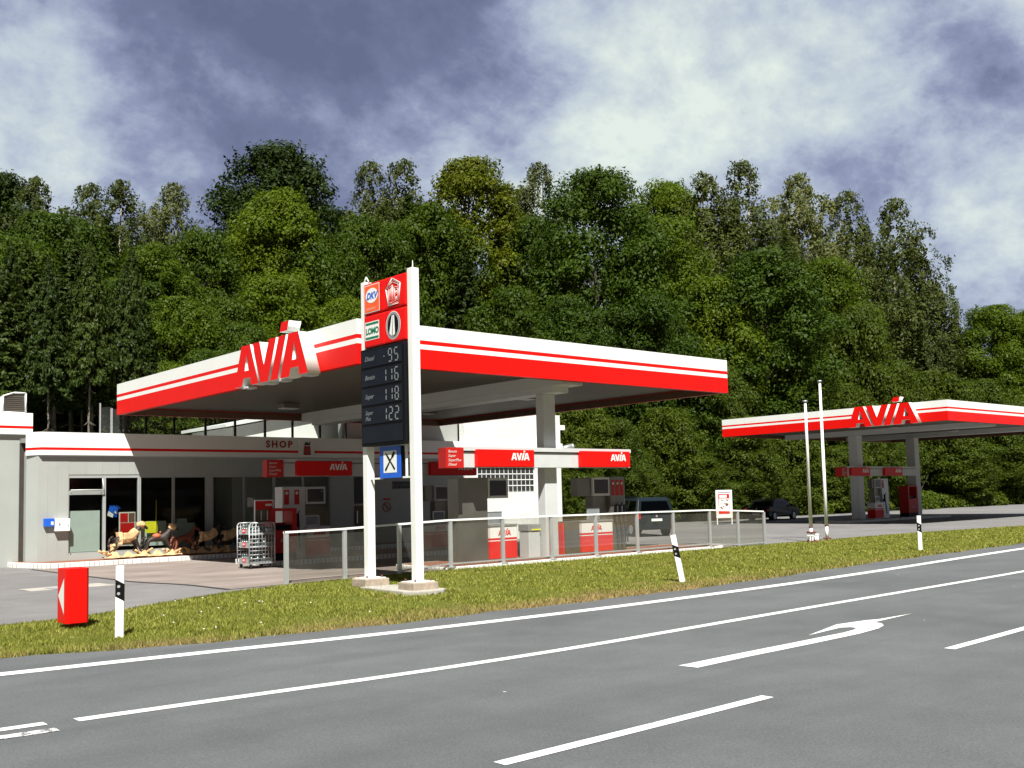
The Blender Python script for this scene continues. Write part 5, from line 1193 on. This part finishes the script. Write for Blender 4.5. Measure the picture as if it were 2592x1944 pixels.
TREES = [
    ('dark', 15.4, 62, 21.0, 1.6, 'dark broadleaf tree cut by the left edge of the photo on the skyline'),
    ('birch', 16.9, 60, 20.6, 1.6, 'tall thin birch on the skyline second from the left edge'),
    ('birch', 20.6, 62, 21.4, 1.2, 'slender birch top left of the sky gap above the left canopy edge'),
    ('birch', 21.7, 60, 21.3, 1.3, 'feathery birch on the skyline right of the slender pair'),
    ('birchpale', 25.8, 62, 22.4, 2.4, 'pale grey green birch with wide loose crown left of the big dark tree'),
    ('dark', 37.4, 70, 29.4, 5.0, 'big round dark tree highest on the skyline above the canopy'),
    ('bright', 31.0, 58, 22.0, 3.5, 'large bright green tree just below the big round dark tree'),
    ('birch', 44.6, 68, 29.2, 2.1, 'olive birch right of the big round dark tree'),
    ('birch', 46.4, 66, 29.2, 2.2, 'taller olive birch with twiggy top left of the yellow green tree'),
    ('yellow', 49.9, 62, 28.7, 4.4, 'yellow green oak with lumpy crown on the skyline above the price sign'),
    ('birchpale', 68.8, 74, 35.6, 2.6, 'faint grey birch top between the yellow green oak and the dark maple'),
    ('maple', 54.0, 52, 26.0, 4.3, 'large dark green maple on the skyline right of centre'),
    ('bright', 83.8, 70, 35.6, 2.1, 'small bright green crown poking up behind the dark maple'),
    ('birch', 82.5, 64, 34.7, 3.8, 'wide olive birch left half of the tall birch pair'),
    ('birch', 86.2, 62, 36.0, 3.6, 'tallest olive birch on the skyline right of centre'),
    ('birchpale', 96.4, 62, 36.7, 3.2, 'pale thin birch with sky showing through left of the two right birches'),
    ('birch', 103.0, 60, 35.4, 3.2, 'pointed birch second from the right on the skyline'),
    ('birch', 109.8, 58, 35.3, 4.0, 'last tall birch on the right with drooping side branches'),
    ('birch', 111.6, 56, 28.1, 2.2, 'low birch shoulder beside the sky right of the last tall birch'),
    ('maple', 67.3, 47, 20.9, 4.8, 'huge round dark green maple in front of the birches'),
    ('bright', 63.9, 54, 24.6, 3.4, 'bright green tree between the two dark maples'),
    ('bright', 64.1, 49, 18.7, 3.3, 'bright green tree at the left shoulder of the huge round maple'),
    ('bush', 86.6, 50, 19.1, 3.5, 'mid green bushy tree under the right birches'),
    ('bright', 92.1, 56, 25.4, 3.3, 'bright green tree behind the huge round maple on its right'),
    ('birch', 107.9, 54, 20.4, 3.1, 'drooping thin birch below the skyline gap at right'),
    ('bright', 115.1, 50, 22.1, 4.4, 'broad green tree left of the right edge of the photo'),
    ('bright', 119.4, 48, 21.8, 3.7, 'green tree cut by the right edge of the photo'),
    ('spruce', 114.5, 54, 21.3, 2.1, 'small dark spruce at the left foot of the right hand trees'),
    ('bush', 87.4, 47, 13.6, 3.0, 'round green thicket over the far canopy'),
    ('tall', 16.5, 55, 17.1, 2.3, 'mid green tree under the second birch from the left'),
    ('tall', 13.5, 52, 14.8, 1.8, 'mid green tree low at the left edge behind the dark one'),
    ('spruce', 20.2, 58, 18.4, 2.1, 'dark spruce under the slender birch pair'),
    ('bright', 20.9, 53, 15.8, 2.4, 'bright green tree under the pale grey green birch'),
    ('green', 25.1, 56, 17.9, 2.2, 'mid green tree left of the large bright green tree'),
    ('green', 33.2, 56, 19.1, 2.5, 'mid green tree right of the large bright green tree'),
    ('green', 38.0, 58, 21.3, 2.5, 'mid green tree below the olive birches'),
    ('spruce', 44.0, 62, 25.0, 2.1, 'dark spruce poking up left of the yellow green oak'),
    ('green', 44.6, 60, 23.9, 2.4, 'mid green tree behind the dark spruce left of the yellow green oak'),
    ('spruce', 43.7, 55, 19.3, 1.9, 'dark spruce directly above the price sign posts'),
    ('spruce', 51.7, 60, 25.2, 2.2, 'tall dark spruce left of the dark maple'),
    ('green', 53.1, 58, 23.8, 2.5, 'mid green tree between the tall dark spruce and the dark maple'),
    ('green', 43.9, 50, 15.8, 2.8, 'mid green tree low over the right half of the near canopy'),
    ('spruce', 40.0, 51, 13.4, 2.4, 'dark spruce right over the price sign top'),
    ('spruce', 37.4, 54, 16.3, 2.4, 'dark spruce left of the price sign above the canopy edge'),
    ('bright', 31.4, 51, 13.9, 2.4, 'bright green tree over the raised letters of the near canopy'),
    ('bright', 27.7, 52, 14.8, 2.9, 'bright green tree low under the large bright green one'),
    ('green', 23.9, 51, 13.0, 2.0, 'mid green tree over the left slope of the near canopy'),
    ('bright', 20.7, 49, 12.3, 2.0, 'bright green tree above the left corner of the near canopy'),
    ('tall', 18.7, 51, 13.2, 1.9, 'mid green tree left of the near canopy corner'),
    ('pine', 15.9, 50, 14.7, 1.6, 'dark spruce with bare pale trunk above the white fascia'),
    ('pine', 13.8, 50, 14.0, 1.7, 'dark spruce low near the left edge above the roof vent'),
    ('maple', 46.1, 47, 14.9, 2.7, 'dark maple lower left of the large skyline maple'),
    ('maple', 53.8, 47, 15.8, 3.3, 'dark maple between the near canopy and the huge round maple'),
    ('green', 56.4, 46, 11.9, 3.0, 'mid green tree above the right tip of the near canopy'),
    ('bright', 70.3, 46, 12.9, 3.0, 'bright green tree at the right foot of the huge round maple'),
    ('pine', 12.2, 47, 12.1, 1.2, 'dark spruce with thin trunk nearest the left edge'),
    ('pine', 14.2, 47, 11.5, 0.9, 'small dark spruce with bare trunk right of the roof vent'),
    ('pine', 15.7, 46.5, 11.7, 0.9, 'small dark spruce halfway between roof vent and near canopy'),
    ('pine', 17.7, 47, 11.3, 1.1, 'small dark spruce just left of the near canopy corner'),
    ('bright', 19.0, 46, 8.6, 1.1, 'small bright tree behind the left tip of the near canopy'),
    ('tall', 21.3, 47, 9.4, 1.4, 'small mid green tree behind the raised letters of the near canopy'),
    ('green', 23.5, 48, 11.1, 1.7, 'mid green tree behind the letters, right of the small one'),
    ('bush', 59.3, 45, 11.0, 2.3, 'tall green bush over the gap between the two canopies'),
    ('bush', 43.2, 43.5, 7.8, 2.2, 'green bush behind the near canopy column'),
    ('bush', 45.3, 42.5, 6.6, 1.7, 'green bush behind the right panel of the sunlit pump beam'),
    ('bush', 51.8, 44, 7.6, 2.5, 'green bush below the right tip of the near canopy'),
    ('bush', 59.2, 43.5, 7.2, 2.6, 'green bush over the left tip of the far canopy'),
    ('bush', 65.6, 44, 7.4, 2.4, 'green bush behind the flagpole tops'),
    ('bush', 75.0, 44.5, 10.5, 2.6, 'green bush behind the raised letters of the far canopy'),
    ('bush', 93.2, 46, 12.9, 3.5, 'green bush above the right part of the far canopy'),
    ('bush', 102.8, 46, 12.6, 3.7, 'green bush over the peak of the far canopy, right side'),
    ('bush', 108.8, 45, 10.9, 3.8, 'green bush above the far canopy at the right edge'),
    ('bush', 53.1, 42.5, 4.3, 1.8, 'low bush right behind the roof of the parked minivan'),
    ('bush', 47.1, 42, 3.5, 1.4, 'low bush left of the parked minivan'),
    ('bush', 57.8, 43, 3.9, 1.9, 'low bush above the white poster stand'),
    ('bush', 63.4, 43.5, 3.6, 1.5, 'low bush above the black car'),
    ('bush', 71.7, 44, 5.4, 2.2, 'low bush left of the far canopy column'),
    ('bush', 79.7, 44.5, 6.4, 2.3, 'low bush right of the far canopy column'),
    ('bush', 93.9, 44.5, 6.7, 3.5, 'low bush under the right end of the far canopy'),
    ('bush', 103.7, 44.5, 6.5, 3.2, 'low bush at the right edge beside the far yard'),
    ('bush', 41.8, 42, 4.9, 1.3, 'low bush touching the right end of the white wall'),
]
for k, x, y, zt, hw, lab in TREES:
    tree(k, x, y, zt, hw, lab, 'bush' if k == 'bush' else 'tree', 'bushes along the foot of the slope' if k == 'bush' else 'trees on the wooded slope')
# undergrowth: leafy mass covering the slope between the trunks
# bare pale stems at the edge of the wood behind the left wing
for i, (x, y, zt, lab) in enumerate(((13.3, 45.2, 12.6, 'bare pale spruce stem with a thin top behind the roof vent'), (14.9, 44.8, 13.4, 'straight thin spruce stem between the roof vent and the near canopy'), (16.6, 45.4, 12.8, 'forked looking thin spruce stem close to the near canopy corner'),
        (15.8, 48.5, 14.0, 'spruce stem further back in the dark gap over the shop roof'), (18.2, 48.8, 14.6, 'spruce stem in the dark gap touching the canopy corner'), (12.6, 48.2, 13.8, 'leftmost bare spruce stem in the dark gap'))):
    tree('pine', x, y, zt, 1.1, lab, minr=.10)
def undergrowth(name, nb, per, x0, x1, y0, y1, r0, r1, mt, size):
    Vs = []
    for i in range(nb):
        x = x0 + (x1 - x0) * rng.random() ** 1.25; y = y0 + (y1 - y0) * rng.random() ** 1.35; r_ = r0 + (r1 - r0) * rng.random() ** 1.6; k = int(per * (r_ / r1) ** 1.6)
        if x < 28 and y < 51.5: continue
        nl = 7; lc = sph(nl) * .55; lc[:, 2] = np.abs(lc[:, 2]) * 1.2; li = rng.integers(0, nl, k); d = sph(k); d[:, 2] = np.abs(d[:, 2]) * .9 - .15
        P = (lc[li] + d * (.42 + .2 * rng.random((k, 1)))) * r_ * np.array([1, 1, .95]) + np.array([x, y, 0]); P[:, 2] += G(P[:, 0], P[:, 1]) * .4 + float(G(x, y)) * .6
        Vs.append(leaf_quads(P, d + sph(k) * .7 + np.array([0, 0, .3]), size * (1 + x / 110), 1.4))
    V = np.concatenate(Vs)
    prop(link_mesh(name, np_mesh(name, V, np.arange(len(V)).reshape(-1, 4), [mt])), kind='stuff')
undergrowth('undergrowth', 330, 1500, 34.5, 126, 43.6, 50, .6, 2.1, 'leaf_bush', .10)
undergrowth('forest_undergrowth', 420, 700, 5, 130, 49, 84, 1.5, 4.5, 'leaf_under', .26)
